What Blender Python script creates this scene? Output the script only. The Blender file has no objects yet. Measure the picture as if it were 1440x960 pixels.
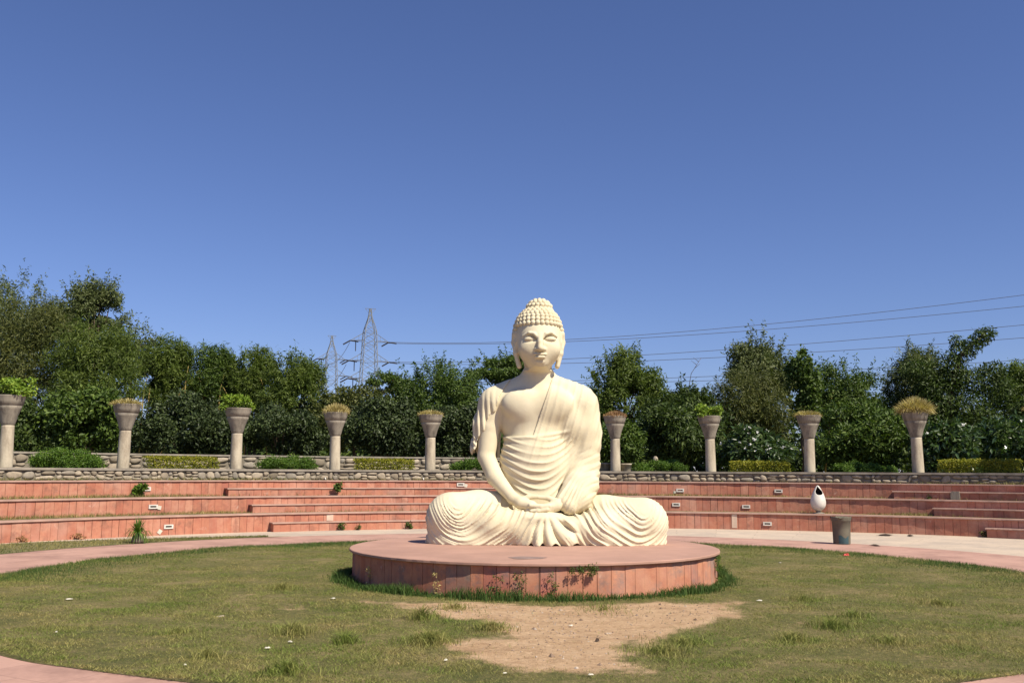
import bpy, bmesh, math, random
import numpy as np
from mathutils import Vector, Matrix

R_ = math.radians
random.seed(7)
rng = np.random.default_rng(7)
scene = bpy.context.scene
COL = scene.collection

# ------------------------------------------------------------------ camera
PITCH, ROLL, FPX, CAMZ = R_(7.813), R_(0.302), 1341.0, 1.6
cd = bpy.data.cameras.new('camera')
cd.sensor_width = 36.0
cd.lens = FPX / 1440 * 36
cd.clip_start, cd.clip_end = 0.1, 6000
cam = bpy.data.objects.new('camera', cd)
COL.objects.link(cam)
cam.matrix_world = Matrix.Translation((0, 0, CAMZ)) @ Matrix.Rotation(R_(90) + PITCH, 4, 'X') @ Matrix.Rotation(ROLL, 4, 'Z')
scene.camera = cam

# ------------------------------------------------------------------ sky, sun, exposure
SUN_AZ, SUN_EL = R_(180 - 47), R_(50)      # azimuth clockwise from +Y
sunv = Vector((math.sin(SUN_AZ) * math.cos(SUN_EL), math.cos(SUN_AZ) * math.cos(SUN_EL), math.sin(SUN_EL)))
world = bpy.data.worlds.new('World')
scene.world = world
world.use_nodes = True
wn = world.node_tree.nodes
sky = wn.new('ShaderNodeTexSky')
sky.sky_type = 'NISHITA'
sky.sun_disc = False
sky.sun_elevation = SUN_EL
sky.sun_rotation = SUN_AZ
sky.altitude = 300
sky.air_density = 1.0
sky.dust_density = 0.35
sky.ozone_density = 6.0
bg = wn['Background']
bg.inputs['Strength'].default_value = 0.072
tint = wn.new('ShaderNodeMix'); tint.data_type = 'RGBA'; tint.blend_type = 'MULTIPLY'; tint.inputs[0].default_value = 1.0
tint.inputs[7].default_value = (0.955, 0.90, 1.12, 1)
world.node_tree.links.new(sky.outputs[0], tint.inputs[6])
world.node_tree.links.new(tint.outputs[2], bg.inputs['Color'])
sl = bpy.data.lights.new('sun', 'SUN')
sl.energy = 5.0
sl.angle = R_(0.53)
sl.color = (1.0, 0.92, 0.76)
so = bpy.data.objects.new('sun', sl)
COL.objects.link(so)
so.rotation_euler = sunv.to_track_quat('Z', 'Y').to_euler()
scene.view_settings.view_transform = 'Standard'
scene.view_settings.look = 'None'
scene.view_settings.exposure = 0.48
scene.view_settings.gamma = 1.0
scene.view_settings.use_curve_mapping = False
scene.cycles.max_bounces = 6
scene.cycles.transparent_max_bounces = 8

# ------------------------------------------------------------------ helpers
def ray(u, v):
    x = (u - 720) / FPX; z = -(v - 480) / FPX
    c, s = math.cos(ROLL), math.sin(ROLL)
    x, z = x * c - z * s, x * s + z * c
    return x, math.cos(PITCH) - z * math.sin(PITCH), math.sin(PITCH) + z * math.cos(PITCH)

def at(u, v, Y):                     # point of the place seen at (u, v) at depth Y
    x, y, z = ray(u, v)
    return Vector((x * Y / y, Y, CAMZ + z * Y / y))

def gnd(u, v, h=0.0):                # point seen at (u, v) on the level z = h
    x, y, z = ray(u, v)
    s = (h - CAMZ) / z
    return Vector((x * s, y * s, h))

def tag(o, label=None, cat=None, group=None, kind=None):
    if label: o['label'] = label
    if cat: o['category'] = cat
    if group: o['group'] = group
    if kind: o['kind'] = kind
    return o

def thing(name, loc, label, cat, group=None, rz=0.0):
    o = bpy.data.objects.new(name, None)
    o.empty_display_size = 0.2
    COL.objects.link(o)
    o.location = loc
    o.rotation_euler = (0, 0, rz)
    return tag(o, label, cat, group)

def link(name, me, mat, parent=None):
    o = bpy.data.objects.new(name, me)
    if mat is not None and not me.materials: me.materials.append(mat)
    COL.objects.link(o)
    if parent is not None: o.parent = parent
    return o

def npmesh(name, V, F, mat, parent=None, smooth=False, origin=None):
    """V (n,3) array; F (m,k) array of equal-sized faces."""
    V = np.asarray(V, np.float32); F = np.asarray(F, np.int32)
    if origin is not None: V = V - np.asarray(origin, np.float32)
    me = bpy.data.meshes.new(name)
    me.vertices.add(len(V)); me.vertices.foreach_set('co', V.ravel())
    m, k = F.shape
    me.loops.add(m * k); me.loops.foreach_set('vertex_index', F.ravel())
    me.polygons.add(m)
    me.polygons.foreach_set('loop_start', np.arange(0, m * k, k, dtype=np.int32))
    me.polygons.foreach_set('loop_total', np.full(m, k, np.int32))
    me.polygons.foreach_set('use_smooth', np.full(m, smooth, bool))
    me.update(calc_edges=True)
    o = link(name, me, mat, parent)
    if origin is not None and parent is None: o.location = origin
    return o

class MB:
    """collects boxes, tubes, lathes, sheets; builds ONE mesh object"""
    def __init__(s): s.v = []; s.f = []; s.sm = []
    def add(s, vs, fs, smooth=False):
        b = len(s.v); s.v += [tuple(p) for p in vs]
        for f in fs: s.f.append(tuple(i + b for i in f)); s.sm.append(smooth)
    def box(s, c, size, M=None, bev=0.0):
        hx, hy, hz = size[0] / 2, size[1] / 2, size[2] / 2
        vs = [Vector((sx * hx, sy * hy, sz * hz)) for sz in (-1, 1) for sy in (-1, 1) for sx in (-1, 1)]
        if M is not None: vs = [M @ p for p in vs]
        c = Vector(c); vs = [p + c for p in vs]
        s.add(vs, [(0, 2, 3, 1), (4, 5, 7, 6), (0, 1, 5, 4), (2, 6, 7, 3), (0, 4, 6, 2), (1, 3, 7, 5)])
    def hexa(s, vs): s.add(vs, [(0, 2, 3, 1), (4, 5, 7, 6), (0, 1, 5, 4), (2, 6, 7, 3), (0, 4, 6, 2), (1, 3, 7, 5)])
    def tube(s, pts, rad, n=8, smooth=True, caps=True):
        pts = [Vector(p) for p in pts]
        if not hasattr(rad, '__len__'): rad = [rad] * len(pts)
        vs = []; up = Vector((0.13, 0.31, 0.94))
        for i, p in enumerate(pts):
            d = (pts[min(i + 1, len(pts) - 1)] - pts[max(i - 1, 0)]).normalized()
            a = d.cross(up)
            if a.length < 1e-3: a = d.cross(Vector((1, 0, 0)))
            a.normalize(); b = d.cross(a)
            for k in range(n):
                t = 2 * math.pi * k / n
                vs.append(p + (a * math.cos(t) + b * math.sin(t)) * rad[i])
        fs = []
        for i in range(len(pts) - 1):
            for k in range(n):
                fs.append((i * n + k, i * n + (k + 1) % n, (i + 1) * n + (k + 1) % n, (i + 1) * n + k))
        if caps:
            fs.append(tuple(range(n))[::-1]); fs.append(tuple(range((len(pts) - 1) * n, len(pts) * n)))
        s.add(vs, fs, smooth)
    def lathe(s, prof, n=32, c=(0, 0, 0), smooth=True, wob=None, cap=True):
        vs = []
        for j, (r, z) in enumerate(prof):
            for k in range(n):
                t = 2 * math.pi * k / n
                rr = r * (1 + (wob(t, z) if wob else 0))
                vs.append((c[0] + rr * math.cos(t), c[1] + rr * math.sin(t), c[2] + z))
        fs = []
        for j in range(len(prof) - 1):
            for k in range(n):
                fs.append((j * n + k, j * n + (k + 1) % n, (j + 1) * n + (k + 1) % n, (j + 1) * n + k))
        if cap:
            fs.append(tuple(range(n))[::-1]); fs.append(tuple(range((len(prof) - 1) * n, len(prof) * n)))
        s.add(vs, fs, smooth)
    def build(s, name, mat, parent=None, loc=None):
        me = bpy.data.meshes.new(name)
        vs = s.v
        if loc is not None: vs = [(p[0] - loc[0], p[1] - loc[1], p[2] - loc[2]) for p in vs]
        me.from_pydata(vs, [], s.f)
        me.polygons.foreach_set('use_smooth', s.sm)
        me.update()
        o = link(name, me, mat, parent)
        if loc is not None and parent is None: o.location = loc
        return o

def vnoise(x, y, seed=0):
    """2D value noise, -1..1"""
    g = np.random.default_rng(seed).uniform(-1, 1, (64, 64))
    xi = np.floor(x).astype(int); yi = np.floor(y).astype(int)
    fx = x - xi; fy = y - yi
    fx = fx * fx * (3 - 2 * fx); fy = fy * fy * (3 - 2 * fy)
    a = g[xi % 64, yi % 64]; b = g[(xi + 1) % 64, yi % 64]
    c = g[xi % 64, (yi + 1) % 64]; d = g[(xi + 1) % 64, (yi + 1) % 64]
    return (a * (1 - fx) + b * fx) * (1 - fy) + (c * (1 - fx) + d * fx) * fy

# ------------------------------------------------------------------ materials
def srgb(r, g, b):
    f = lambda c: (c / 255 / 12.92) if c / 255 <= 0.04045 else ((c / 255 + 0.055) / 1.055) ** 2.4
    return (f(r), f(g), f(b), 1)

class NT:
    def __init__(s, name):
        s.m = bpy.data.materials.new(name); s.m.use_nodes = True
        s.n = s.m.node_tree.nodes; s.l = s.m.node_tree.links
        s.b = s.n['Principled BSDF']
        s.b.inputs['Specular IOR Level'].default_value = 0.25
    def new(s, t, **kw):
        n = s.n.new(t)
        for k, v in kw.items():
            if k in n.inputs: n.inputs[k].default_value = v
            else: setattr(n, k, v)
        return n
    def coord(s, out='Object'): return s.new('ShaderNodeTexCoord').outputs[out]
    def noise(s, scale, detail=4, rough=0.6, vec=None, dist=0.0):
        n = s.new('ShaderNodeTexNoise', Scale=scale, Detail=detail, Roughness=rough, Distortion=dist)
        s.l.new(vec if vec is not None else s.coord(), n.inputs['Vector'])
        return n.outputs['Fac']
    def ramp(s, fac, stops, interp='LINEAR'):
        n = s.new('ShaderNodeValToRGB'); n.color_ramp.interpolation = interp
        e = n.color_ramp.elements
        while len(e) < len(stops): e.new(0.5)
        for i, (p, c) in enumerate(stops):
            e[i].position = p; e[i].color = c if len(c) == 4 else (*c, 1)
        s.l.new(fac, n.inputs['Fac']); return n.outputs['Color']
    def mix(s, fac, a, b, mode='MIX'):
        n = s.new('ShaderNodeMix', data_type='RGBA', blend_type=mode)
        for sock, val in ((n.inputs[0], fac), (n.inputs[6], a), (n.inputs[7], b)):
            if hasattr(val, 'is_output'): s.l.new(val, sock)
            elif hasattr(val, '__len__'): sock.default_value = val if len(val) == 4 else (*val, 1)
            else: sock.default_value = val
        return n.outputs[2]
    def bump(s, h, strength=0.3, dist=0.02, prev=None):
        n = s.new('ShaderNodeBump', Strength=strength, Distance=dist)
        s.l.new(h, n.inputs['Height'])
        if prev is not None: s.l.new(prev, n.inputs['Normal'])
        s.l.new(n.outputs[0], s.b.inputs['Normal']); return n.outputs[0]
    def base(s, c):
        if hasattr(c, 'is_output'): s.l.new(c, s.b.inputs['Base Color'])
        else: s.b.inputs['Base Color'].default_value = c if len(c) == 4 else (*c, 1)
    def rough(s, r): s.b.inputs['Roughness'].default_value = r
    def island(s): return s.new('ShaderNodeNewGeometry').outputs['Random Per Island']

def G(v): return (v, v, v, 1)

def mat_simple(name, col, rough=0.7, var=0.15, scale=6.0, bump=0.2, bscale=40, metal=0.0):
    t = NT(name); t.rough(rough)
    c2 = tuple(max(0, c * (1 - var)) for c in col[:3])
    t.base(t.ramp(t.noise(scale), [(0.35, c2), (0.7, col[:3])]))
    if bump: t.bump(t.noise(bscale, 3), bump, 0.01)
    t.b.inputs['Metallic'].default_value = metal
    return t.m

def mat_statue():
    t = NT('cream_painted_plaster'); t.rough(0.8); t.b.inputs['Specular IOR Level'].default_value = 0.12
    n1 = t.noise(1.6, 5, 0.6); n2 = t.noise(9, 4, 0.7)
    c = t.ramp(n1, [(0.3, (0.595, 0.51, 0.345)), (0.55, (0.65, 0.575, 0.41)), (0.8, (0.68, 0.61, 0.455))])
    c = t.mix(t.ramp(n2, [(0.62, G(0)), (0.8, G(0.35))]), c, (0.56, 0.43, 0.25))
    # rain streaks running down
    mp = t.new('ShaderNodeMapping'); mp.inputs['Scale'].default_value = (7, 7, 0.5)
    t.l.new(t.coord(), mp.inputs['Vector'])
    st = t.noise(1.0, 5, 0.6, mp.outputs[0])
    c = t.mix(t.ramp(st, [(0.56, G(0)), (0.74, G(0.25))]), c, (0.52, 0.40, 0.24))
    t.base(c)
    nb = t.bump(t.noise(60, 4, 0.6), 0.16, 0.01); t.bump(t.noise(8, 4, 0.6), 0.12, 0.03, nb)
    return t.m

def mat_slab(name, cols, stain=0.5, streak=(0.16, 0.13, 0.12)):
    """sandstone cladding slabs, one tint per slab island, with patchy grime"""
    t = NT(name); t.rough(0.8)
    c = t.ramp(t.island(), cols)
    n = t.noise(7, 5, 0.65)
    c = t.mix(t.ramp(n, [(0.38, G(0)), (0.66, G(0.6))]), c, (0.36, 0.12, 0.08), 'MIX')
    g = t.noise(2.3, 5, 0.7)
    c = t.mix(t.ramp(g, [(0.52, G(0)), (0.68, G(stain))]), c, streak)
    p = t.noise(1.1, 3, 0.6)
    c = t.mix(t.ramp(p, [(0.5, G(0)), (0.7, G(0.4))]), c, (0.56, 0.34, 0.26))
    w = t.noise(4.5, 6, 0.75, None, 0.6)
    c = t.mix(t.ramp(w, [(0.63, G(0)), (0.72, G(0.5))]), c, (0.66, 0.50, 0.42))
    mp = t.new('ShaderNodeMapping'); mp.inputs['Scale'].default_value = (9, 9, 0.8)
    t.l.new(t.coord(), mp.inputs['Vector'])
    c = t.mix(t.ramp(t.noise(1.0, 5, 0.65, mp.outputs[0]), [(0.52, G(0)), (0.72, G(0.28))]), c, (0.17, 0.085, 0.06))
    t.base(c); t.bump(t.noise(28, 4), 0.25, 0.01)
    return t.m

def mat_pavers(name, c1, c2, mortar, scale_u=1.0, stains=0.35, stain_col=(0.2, 0.16, 0.14), bw=0.9, rh=0.6):
    t = NT(name); t.rough(0.8)
    uv = t.coord('UV')
    br = t.new('ShaderNodeTexBrick'); br.inputs['Scale'].default_value = scale_u
    br.inputs['Color1'].default_value = (*c1, 1); br.inputs['Color2'].default_value = (*c2, 1)
    br.inputs['Mortar'].default_value = (*mortar, 1)
    br.inputs['Mortar Size'].default_value = 0.006; br.inputs['Mortar Smooth'].default_value = 0.3
    br.inputs['Brick Width'].default_value = bw; br.inputs['Row Height'].default_value = rh
    t.l.new(uv, br.inputs['Vector'])
    c = br.outputs['Color']
    n = t.noise(0.9, 6, 0.65)
    c = t.mix(t.ramp(n, [(0.44, G(0)), (0.62, G(stains))]), c, stain_col)
    c = t.mix(t.ramp(t.noise(3.3, 6, 0.75), [(0.56, G(0)), (0.68, G(stains * .7))]), c, stain_col)
    n2 = t.noise(11, 5, 0.7)
    c = t.mix(t.ramp(n2, [(0.4, G(0)), (0.75, G(0.3))]), c, tuple(min(1, x * 1.25) for x in c1))
    t.base(c); t.bump(t.noise(45, 4), 0.2, 0.006)
    return t.m

def mat_foliage(name, stops, rough=0.5, trans=0.25, spec=0.3):
    t = NT(name); t.rough(rough)
    t.b.inputs['Specular IOR Level'].default_value = spec
    c = t.ramp(t.island(), stops)
    big = t.noise(0.5, 3, 0.5)
    c = t.mix(t.ramp(big, [(0.35, G(0)), (0.65, G(0.45))]), c, stops[0][1], 'MIX')
    t.base(c)
    tr = t.new('ShaderNodeBsdfTranslucent')
    t.l.new(t.mix(1.0, c, (1.0, 1.15, 0.5), 'MULTIPLY'), tr.inputs['Color'])
    mx = t.new('ShaderNodeMixShader'); mx.inputs[0].default_value = trans
    t.l.new(t.b.outputs[0], mx.inputs[1]); t.l.new(tr.outputs[0], mx.inputs[2])
    t.l.new(mx.outputs[0], t.n['Material Output'].inputs['Surface'])
    return t.m

def mat_stone():
    t = NT('river_stone'); t.rough(0.85)
    c = t.ramp(t.island(), [(0.0, (0.17, 0.14, 0.10)), (0.35, (0.33, 0.27, 0.20)), (0.7, (0.42, 0.35, 0.26)), (1.0, (0.25, 0.22, 0.18))])
    c = t.mix(t.ramp(t.noise(9, 5, 0.7), [(0.45, G(0)), (0.75, G(0.6))]), c, (0.12, 0.105, 0.08))
    t.base(c); t.bump(t.noise(22, 4), 0.4, 0.02)
    return t.m

def mat_concrete(name, c, dark, amt=0.7, sc=3.0, vert=True):
    t = NT(name); t.rough(0.85)
    mp = t.new('ShaderNodeMapping'); mp.inputs['Scale'].default_value = (1, 1, 0.3 if vert else 1)
    t.l.new(t.coord(), mp.inputs['Vector'])
    oi = t.new('ShaderNodeObjectInfo'); cb = t.new('ShaderNodeCombineXYZ')
    mu = t.new('ShaderNodeMath', operation='MULTIPLY'); mu.inputs[1].default_value = 37.0; t.l.new(oi.outputs['Random'], mu.inputs[0])
    for q in range(3): t.l.new(mu.outputs[0], cb.inputs[q])
    t.l.new(cb.outputs[0], mp.inputs['Location'])
    a = t.noise(sc, 6, 0.65, mp.outputs[0]); b = t.noise(sc * 5, 4, 0.7)
    col = t.mix(t.ramp(a, [(0.42, G(0)), (0.68, G(amt))]), c, dark)
    col = t.mix(t.ramp(b, [(0.4, G(0)), (0.8, G(0.35))]), col, tuple(min(1, x * 1.3) for x in c))
    t.base(col); t.bump(b, 0.25, 0.01)
    return t.m

M = {}
M['statue'] = mat_statue()
M['riser'] = mat_slab('red_sandstone_slab', [(0, (0.396, 0.149, 0.092)), (0.3, (0.477, 0.211, 0.133)), (0.6, (0.423, 0.176, 0.110)), (0.85, (0.513, 0.261, 0.175)), (1, (0.342, 0.126, 0.087))], 0.6, (0.153, 0.077, 0.060))
M['plinth'] = mat_slab('mixed_sandstone_slab', [(0, (0.442, 0.163, 0.088)), (0.25, (0.552, 0.237, 0.130)), (0.5, (0.442, 0.198, 0.122)), (0.7, (0.506, 0.224, 0.122)), (0.76, (0.304, 0.189, 0.134)), (0.90, (0.478, 0.146, 0.101)), (1, (0.368, 0.232, 0.160))], 0.85, (0.156, 0.129, 0.122))
M['backing'] = mat_simple('dark_joint_mortar', (0.07, 0.045, 0.04), 0.9)
M['coping'] = mat_simple('pale_sandstone_coping', (0.468, 0.297, 0.234), 0.8, 0.3, 2.5)
M['platform_top'] = mat_simple('pink_sandstone_floor', (0.442, 0.260, 0.198), 0.75, 0.22, 1.4, 0.15)
M['path'] = mat_pavers('pink_path_stone', (0.446, 0.270, 0.211), (0.418, 0.248, 0.194), (0.257, 0.153, 0.122), 1.0, 0.75, (0.257, 0.149, 0.117), 0.95, 0.66)
M['paving'] = mat_pavers('cream_paving_stone', (0.515, 0.414, 0.317), (0.460, 0.368, 0.281), (0.304, 0.239, 0.184), 1.0, 0.65, (0.331, 0.276, 0.230), 1.2, 0.6)
M['stone'] = mat_stone()
M['mortar'] = mat_concrete('wall_mortar', (0.20, 0.17, 0.13), (0.08, 0.07, 0.05))
M['cap'] = mat_concrete('grey_concrete_cap', (0.27, 0.235, 0.19), (0.10, 0.09, 0.075), 0.8, 2)
M['column'] = mat_concrete('planter_column_concrete', (0.460, 0.396, 0.294), (0.202, 0.156, 0.115), 0.85, 4)
M['bowl'] = mat_concrete('planter_bowl_concrete', (0.285, 0.248, 0.198), (0.092, 0.078, 0.064), 0.95, 5)
M['soil'] = mat_simple('planter_soil', (0.08, 0.06, 0.04), 0.95)
M['white'] = mat_simple('aged_white_paint', (0.68, 0.64, 0.57), 0.5, 0.2, 8, 0.1)
M['dark'] = mat_simple('dark_hollow', (0.025, 0.02, 0.018), 0.8)
M['paper'] = mat_simple('white_paper', (0.62, 0.58, 0.48), 0.8, 0.2)
M['pale_tile'] = mat_simple('pale_replacement_tile', (0.62, 0.47, 0.36), 0.8, 0.2)
M['steel'] = mat_simple('galvanised_steel', (0.24, 0.25, 0.26), 0.55, 0.15, 1, 0)
M['insul'] = mat_simple('brown_insulator', (0.05, 0.045, 0.05), 0.4, 0.1, 1, 0)
M['wire'] = mat_simple('aluminium_wire', (0.17, 0.17, 0.19), 0.5, 0.1, 1, 0)
M['bark'] = mat_simple('grey_brown_bark', (0.13, 0.095, 0.065), 0.9, 0.45, 3, 0.5, 14)
M['bark_pale'] = mat_simple('pale_bark', (0.26, 0.21, 0.16), 0.9, 0.35, 3, 0.4, 14)
M['cane'] = mat_simple('yellow_bamboo_cane', (0.38, 0.28, 0.09), 0.6, 0.5, 2)
M['bin'] = mat_concrete('weathered_bin_concrete', (0.15, 0.135, 0.10), (0.07, 0.062, 0.05), 0.75, 4)
M['teal'] = mat_simple('teal_paint', (0.055, 0.10, 0.11), 0.6, 0.3)
# foliage
M['f_dark'] = mat_foliage('dark_evergreen_leaf', [(0, (0.029, 0.047, 0.010)), (0.6, (0.061, 0.098, 0.018)), (1, (0.113, 0.154, 0.031))])
M['f_mid'] = mat_foliage('mid_green_leaf', [(0, (0.039, 0.070, 0.011)), (0.6, (0.082, 0.132, 0.021)), (1, (0.145, 0.198, 0.035))])
M['f_feather'] = mat_foliage('feathery_green_leaf', [(0, (0.063, 0.096, 0.016)), (0.6, (0.124, 0.170, 0.031)), (1, (0.196, 0.240, 0.048))], trans=0.35)
M['f_euc'] = mat_foliage('olive_eucalyptus_leaf', [(0, (0.061, 0.081, 0.026)), (0.6, (0.126, 0.154, 0.051)), (1, (0.216, 0.239, 0.090))])
M['f_olive'] = mat_foliage('olive_brown_leaf', [(0, (0.055, 0.069, 0.017)), (0.6, (0.109, 0.125, 0.030)), (1, (0.170, 0.168, 0.043))])
M['f_bright'] = mat_foliage('bright_groundcover_leaf', [(0, (0.051, 0.103, 0.010)), (0.6, (0.092, 0.172, 0.018)), (1, (0.169, 0.245, 0.030))])
M['f_hedge'] = mat_foliage('yellow_green_hedge_leaf', [(0, (0.128, 0.149, 0.011)), (0.6, (0.255, 0.254, 0.021)), (1, (0.437, 0.374, 0.038))])
M['f_gloss'] = mat_foliage('glossy_plumeria_leaf', [(0, (0.031, 0.063, 0.018)), (0.6, (0.063, 0.105, 0.028)), (1, (0.115, 0.158, 0.044))], rough=0.28, spec=0.6)
M['f_lime'] = mat_foliage('lime_planter_leaf', [(0, (0.116, 0.194, 0.018)), (0.6, (0.206, 0.310, 0.034)), (1, (0.367, 0.446, 0.066))])
M['f_dry'] = mat_foliage('dry_straw_grass', [(0, (0.299, 0.227, 0.084)), (0.6, (0.538, 0.437, 0.185)), (1, (0.747, 0.648, 0.319))], rough=0.8)
M['f_rust'] = mat_foliage('rusty_dry_grass', [(0, (0.240, 0.120, 0.054)), (0.6, (0.408, 0.240, 0.120)), (1, (0.540, 0.360, 0.192))], rough=0.8)
M['f_shrub'] = mat_foliage('shaded_shrub_leaf', [(0, (0.022, 0.034, 0.011)), (0.6, (0.047, 0.070, 0.019)), (1, (0.094, 0.127, 0.038))], trans=0.15)  # leaf green darkened: shade of the lower planting is put into this colour
M['petal'] = mat_simple('white_petal', (0.82, 0.81, 0.76), 0.6, 0.05, 3, 0)

def mat_grass(name, green, straw, bias, sc=0.8):
    t = NT(name); t.rough(0.65)
    c1 = t.ramp(t.island(), green); c2 = t.ramp(t.island(), straw)
    f1 = t.noise(sc, 5, 0.65); f2 = t.noise(sc * 7, 3, 0.6)
    f = t.mix(0.35, f1, f2)
    c = t.mix(t.ramp(f, [(bias - 0.11, G(0)), (bias + 0.11, G(1))]), c1, c2)
    t.base(c)
    tr = t.new('ShaderNodeBsdfTranslucent'); t.l.new(c, tr.inputs['Color'])
    mx = t.new('ShaderNodeMixShader'); mx.inputs[0].default_value = 0.3
    t.l.new(t.b.outputs[0], mx.inputs[1]); t.l.new(tr.outputs[0], mx.inputs[2])
    t.l.new(mx.outputs[0], t.n['Material Output'].inputs['Surface'])
    return t.m
GREEN = [(0, (0.080, 0.120, 0.018)), (0.6, (0.165, 0.220, 0.038)), (1, (0.29, 0.34, 0.075))]
STRAW = [(0, (0.187, 0.164, 0.050)), (0.6, (0.352, 0.286, 0.100)), (1, (0.550, 0.445, 0.189))]
M['grass'] = mat_grass('lawn_blade', GREEN, STRAW, 0.522)
M['lush'] = mat_grass('lush_blade', [(0, (0.035, 0.075, 0.014)), (0.6, (0.065, 0.12, 0.025)), (1, (0.11, 0.17, 0.04))], STRAW, 0.68)
M['tread_grass'] = mat_grass('tread_grass_blade', [(0, (0.05, 0.08, 0.018)), (0.6, (0.10, 0.13, 0.035)), (1, (0.16, 0.18, 0.06))], STRAW, 0.5, 0.6)

# ------------------------------------------------------------------ ground, lawn, paths
PC = np.array([0.36, 15.2])          # centre of platform and lawn
SC = np.array([2.45, 12.36])         # centre of the amphitheatre arcs
R_LAWN, R_PATH, R_FOOT, DR = 8.12, 10.75, 16.5, 0.94
Z1, Z2, Z3 = 0.468, 0.906, 1.339     # tops of the three tiers
RW = R_FOOT + 3 * DR                 # front face of the low stone wall
ZW = 1.66                            # top of that wall
A0, A1 = R_(-88), R_(84)

def ring(name, c, r0, r1, z, a0, a1, n, nr, mat, kind='structure', wob=0.0, zn=0.0, uvs=True):
    r0f = r0 if callable(r0) else (lambda a: r0 + 0 * a)
    r1f = r1 if callable(r1) else (lambda a: r1 + 0 * a)
    a = np.linspace(a0, a1, n + 1); V = []; UV = []
    for j in range(nr + 1):
        t = j / nr
        r = r0f(a) * (1 - t) + r1f(a) * t
        V.append(np.stack([c[0] + r * np.sin(a), c[1] + r * np.cos(a), np.full_like(a, z)], 1))
        UV.append(np.stack([a * (r0f(a * 0).mean() + r1f(a * 0).mean()) / 2, r], 1))
    V = np.concatenate(V); UV = np.concatenate(UV)
    if zn: V[:, 2] += zn * vnoise(V[:, 0] * 1.3, V[:, 1] * 1.3, 5)
    i = np.arange(n); F = []
    for j in range(nr):
        b = j * (n + 1)
        F.append(np.stack([b + i, b + n + 1 + i, b + n + 2 + i, b + i + 1], 1))
    F = np.concatenate(F)
    o = npmesh(name, V, F, mat, smooth=bool(zn))
    if uvs:
        uvl = o.data.uv_layers.new(name='UVMap')
        uvl.data.foreach_set('uv', UV[F.ravel()].astype(np.float32).ravel())
    if kind: tag(o, kind=kind)
    return o

# wide ground to the horizon
t = NT('dry_earth_ground'); t.rough(0.95)
t.base(t.ramp(t.noise(0.05, 6), [(0.35, (0.10, 0.11, 0.05)), (0.7, (0.22, 0.17, 0.10))]))
mb = MB(); S = 2500
mb.add([(-S, -S, -0.03), (S, -S, -0.03), (S, S, -0.03), (-S, S, -0.03)], [(0, 1, 2, 3)])
tag(mb.build('ground', t.m), kind='structure')
# cream paving: whole arena floor, one disc under path and lawn
ring('pavement', SC, 0.0, R_FOOT + 0.03, -0.012, 0, 2 * math.pi, 160, 6, M['paving'])
ring('pink_path', PC, R_LAWN - 0.15, R_PATH, -0.006, 0, 2 * math.pi, 200, 3, M['path'])

# lawn with a worn bare patch
DIRT = np.array([(-1.75, 12.02), (-0.68, 12.05), (0.35, 11.8), (1.59, 12.05), (2.8, 12.15), (2.62, 11.03), (1.82, 10.40), (1.12, 9.32), (1.07, 8.05), (0.6, 7.95), (0.2, 8.05), (-0.10, 8.35), (-0.49, 8.85), (-0.52, 9.27), (-0.02, 9.68), (-0.13, 10.34), (-0.94, 11.06)])
def sd_poly(P, poly):
    d = np.full(len(P), 1e9); s = np.zeros(len(P), bool)
    for i in range(len(poly)):
        a, b = poly[i - 1], poly[i]
        e = b - a; w = P - a
        t_ = np.clip((w @ e) / (e @ e), 0, 1)
        d = np.minimum(d, np.linalg.norm(w - t_[:, None] * e, axis=1))
        c = ((a[1] > P[:, 1]) != (b[1] > P[:, 1]))
        with np.errstate(divide='ignore', invalid='ignore'):
            s ^= c & (P[:, 0] < (b[0] - a[0]) * (P[:, 1] - a[1]) / (b[1] - a[1]) + a[0])
    return np.where(s, d, -d)
def dirt_at(x, y):
    P = np.stack([x, y], 1)
    d = sd_poly(P, DIRT) + 0.16 * vnoise(x * 2.1, y * 2.1, 3) + 0.10 * vnoise(x * 6, y * 6, 4)
    spots = 0.0
    for cx, cy, r in ((-2.6, 11.6, 0.35), (-1.6, 10.3, 0.22), (2.4, 9.5, 0.3), (-0.9, 9.9, 0.3), (3.2, 10.6, 0.3), (-3.4, 12.6, 0.25)):
        spots = np.maximum(spots, 0.42 * np.clip(1.3 - np.hypot(x - cx, (y - cy) * 0.8) / r * (1 + 0.4 * vnoise(x * 5, y * 5, 8)), 0, 1))
    return np.maximum(np.clip(0.5 + d / 0.75, 0, 1), spots)
def lawn_z(x, y):
    return 0.018 * vnoise(x * 0.9, y * 0.9, 11) + 0.008 * vnoise(x * 4, y * 4, 12)

t = NT('lawn_soil_and_turf'); t.rough(0.95)
at_ = t.new('ShaderNodeAttribute'); at_.attribute_name = 'dirt'
g1 = t.noise(1.1, 6, 0.7); g2 = t.noise(16, 4, 0.7); g3 = t.noise(60, 3, 0.7)
turf = t.ramp(t.mix(0.4, g1, g2), [(0.36, (0.085, 0.095, 0.024)), (0.5, (0.18, 0.155, 0.055)), (0.64, (0.34, 0.25, 0.125))])
turf = t.mix(t.ramp(g3, [(0.4, G(0)), (0.7, G(0.5))]), turf, (0.045, 0.055, 0.02))
earth = t.ramp(t.mix(0.5, t.noise(2.2, 6, 0.7), t.noise(13, 5, 0.75)), [(0.36, (0.353, 0.217, 0.114)), (0.5, (0.519, 0.342, 0.199)), (0.64, (0.627, 0.439, 0.274))])
mask = t.mix(0.45, at_.outputs['Fac'], t.noise(5, 5, 0.75))
c = t.mix(t.ramp(mask, [(0.42, G(0)), (0.56, G(1))]), turf, earth)
t.base(c); nb = t.bump(t.noise(6, 6, 0.75), 0.8, 0.08); t.bump(t.noise(45, 5, 0.8), 0.7, 0.03, nb)
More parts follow.
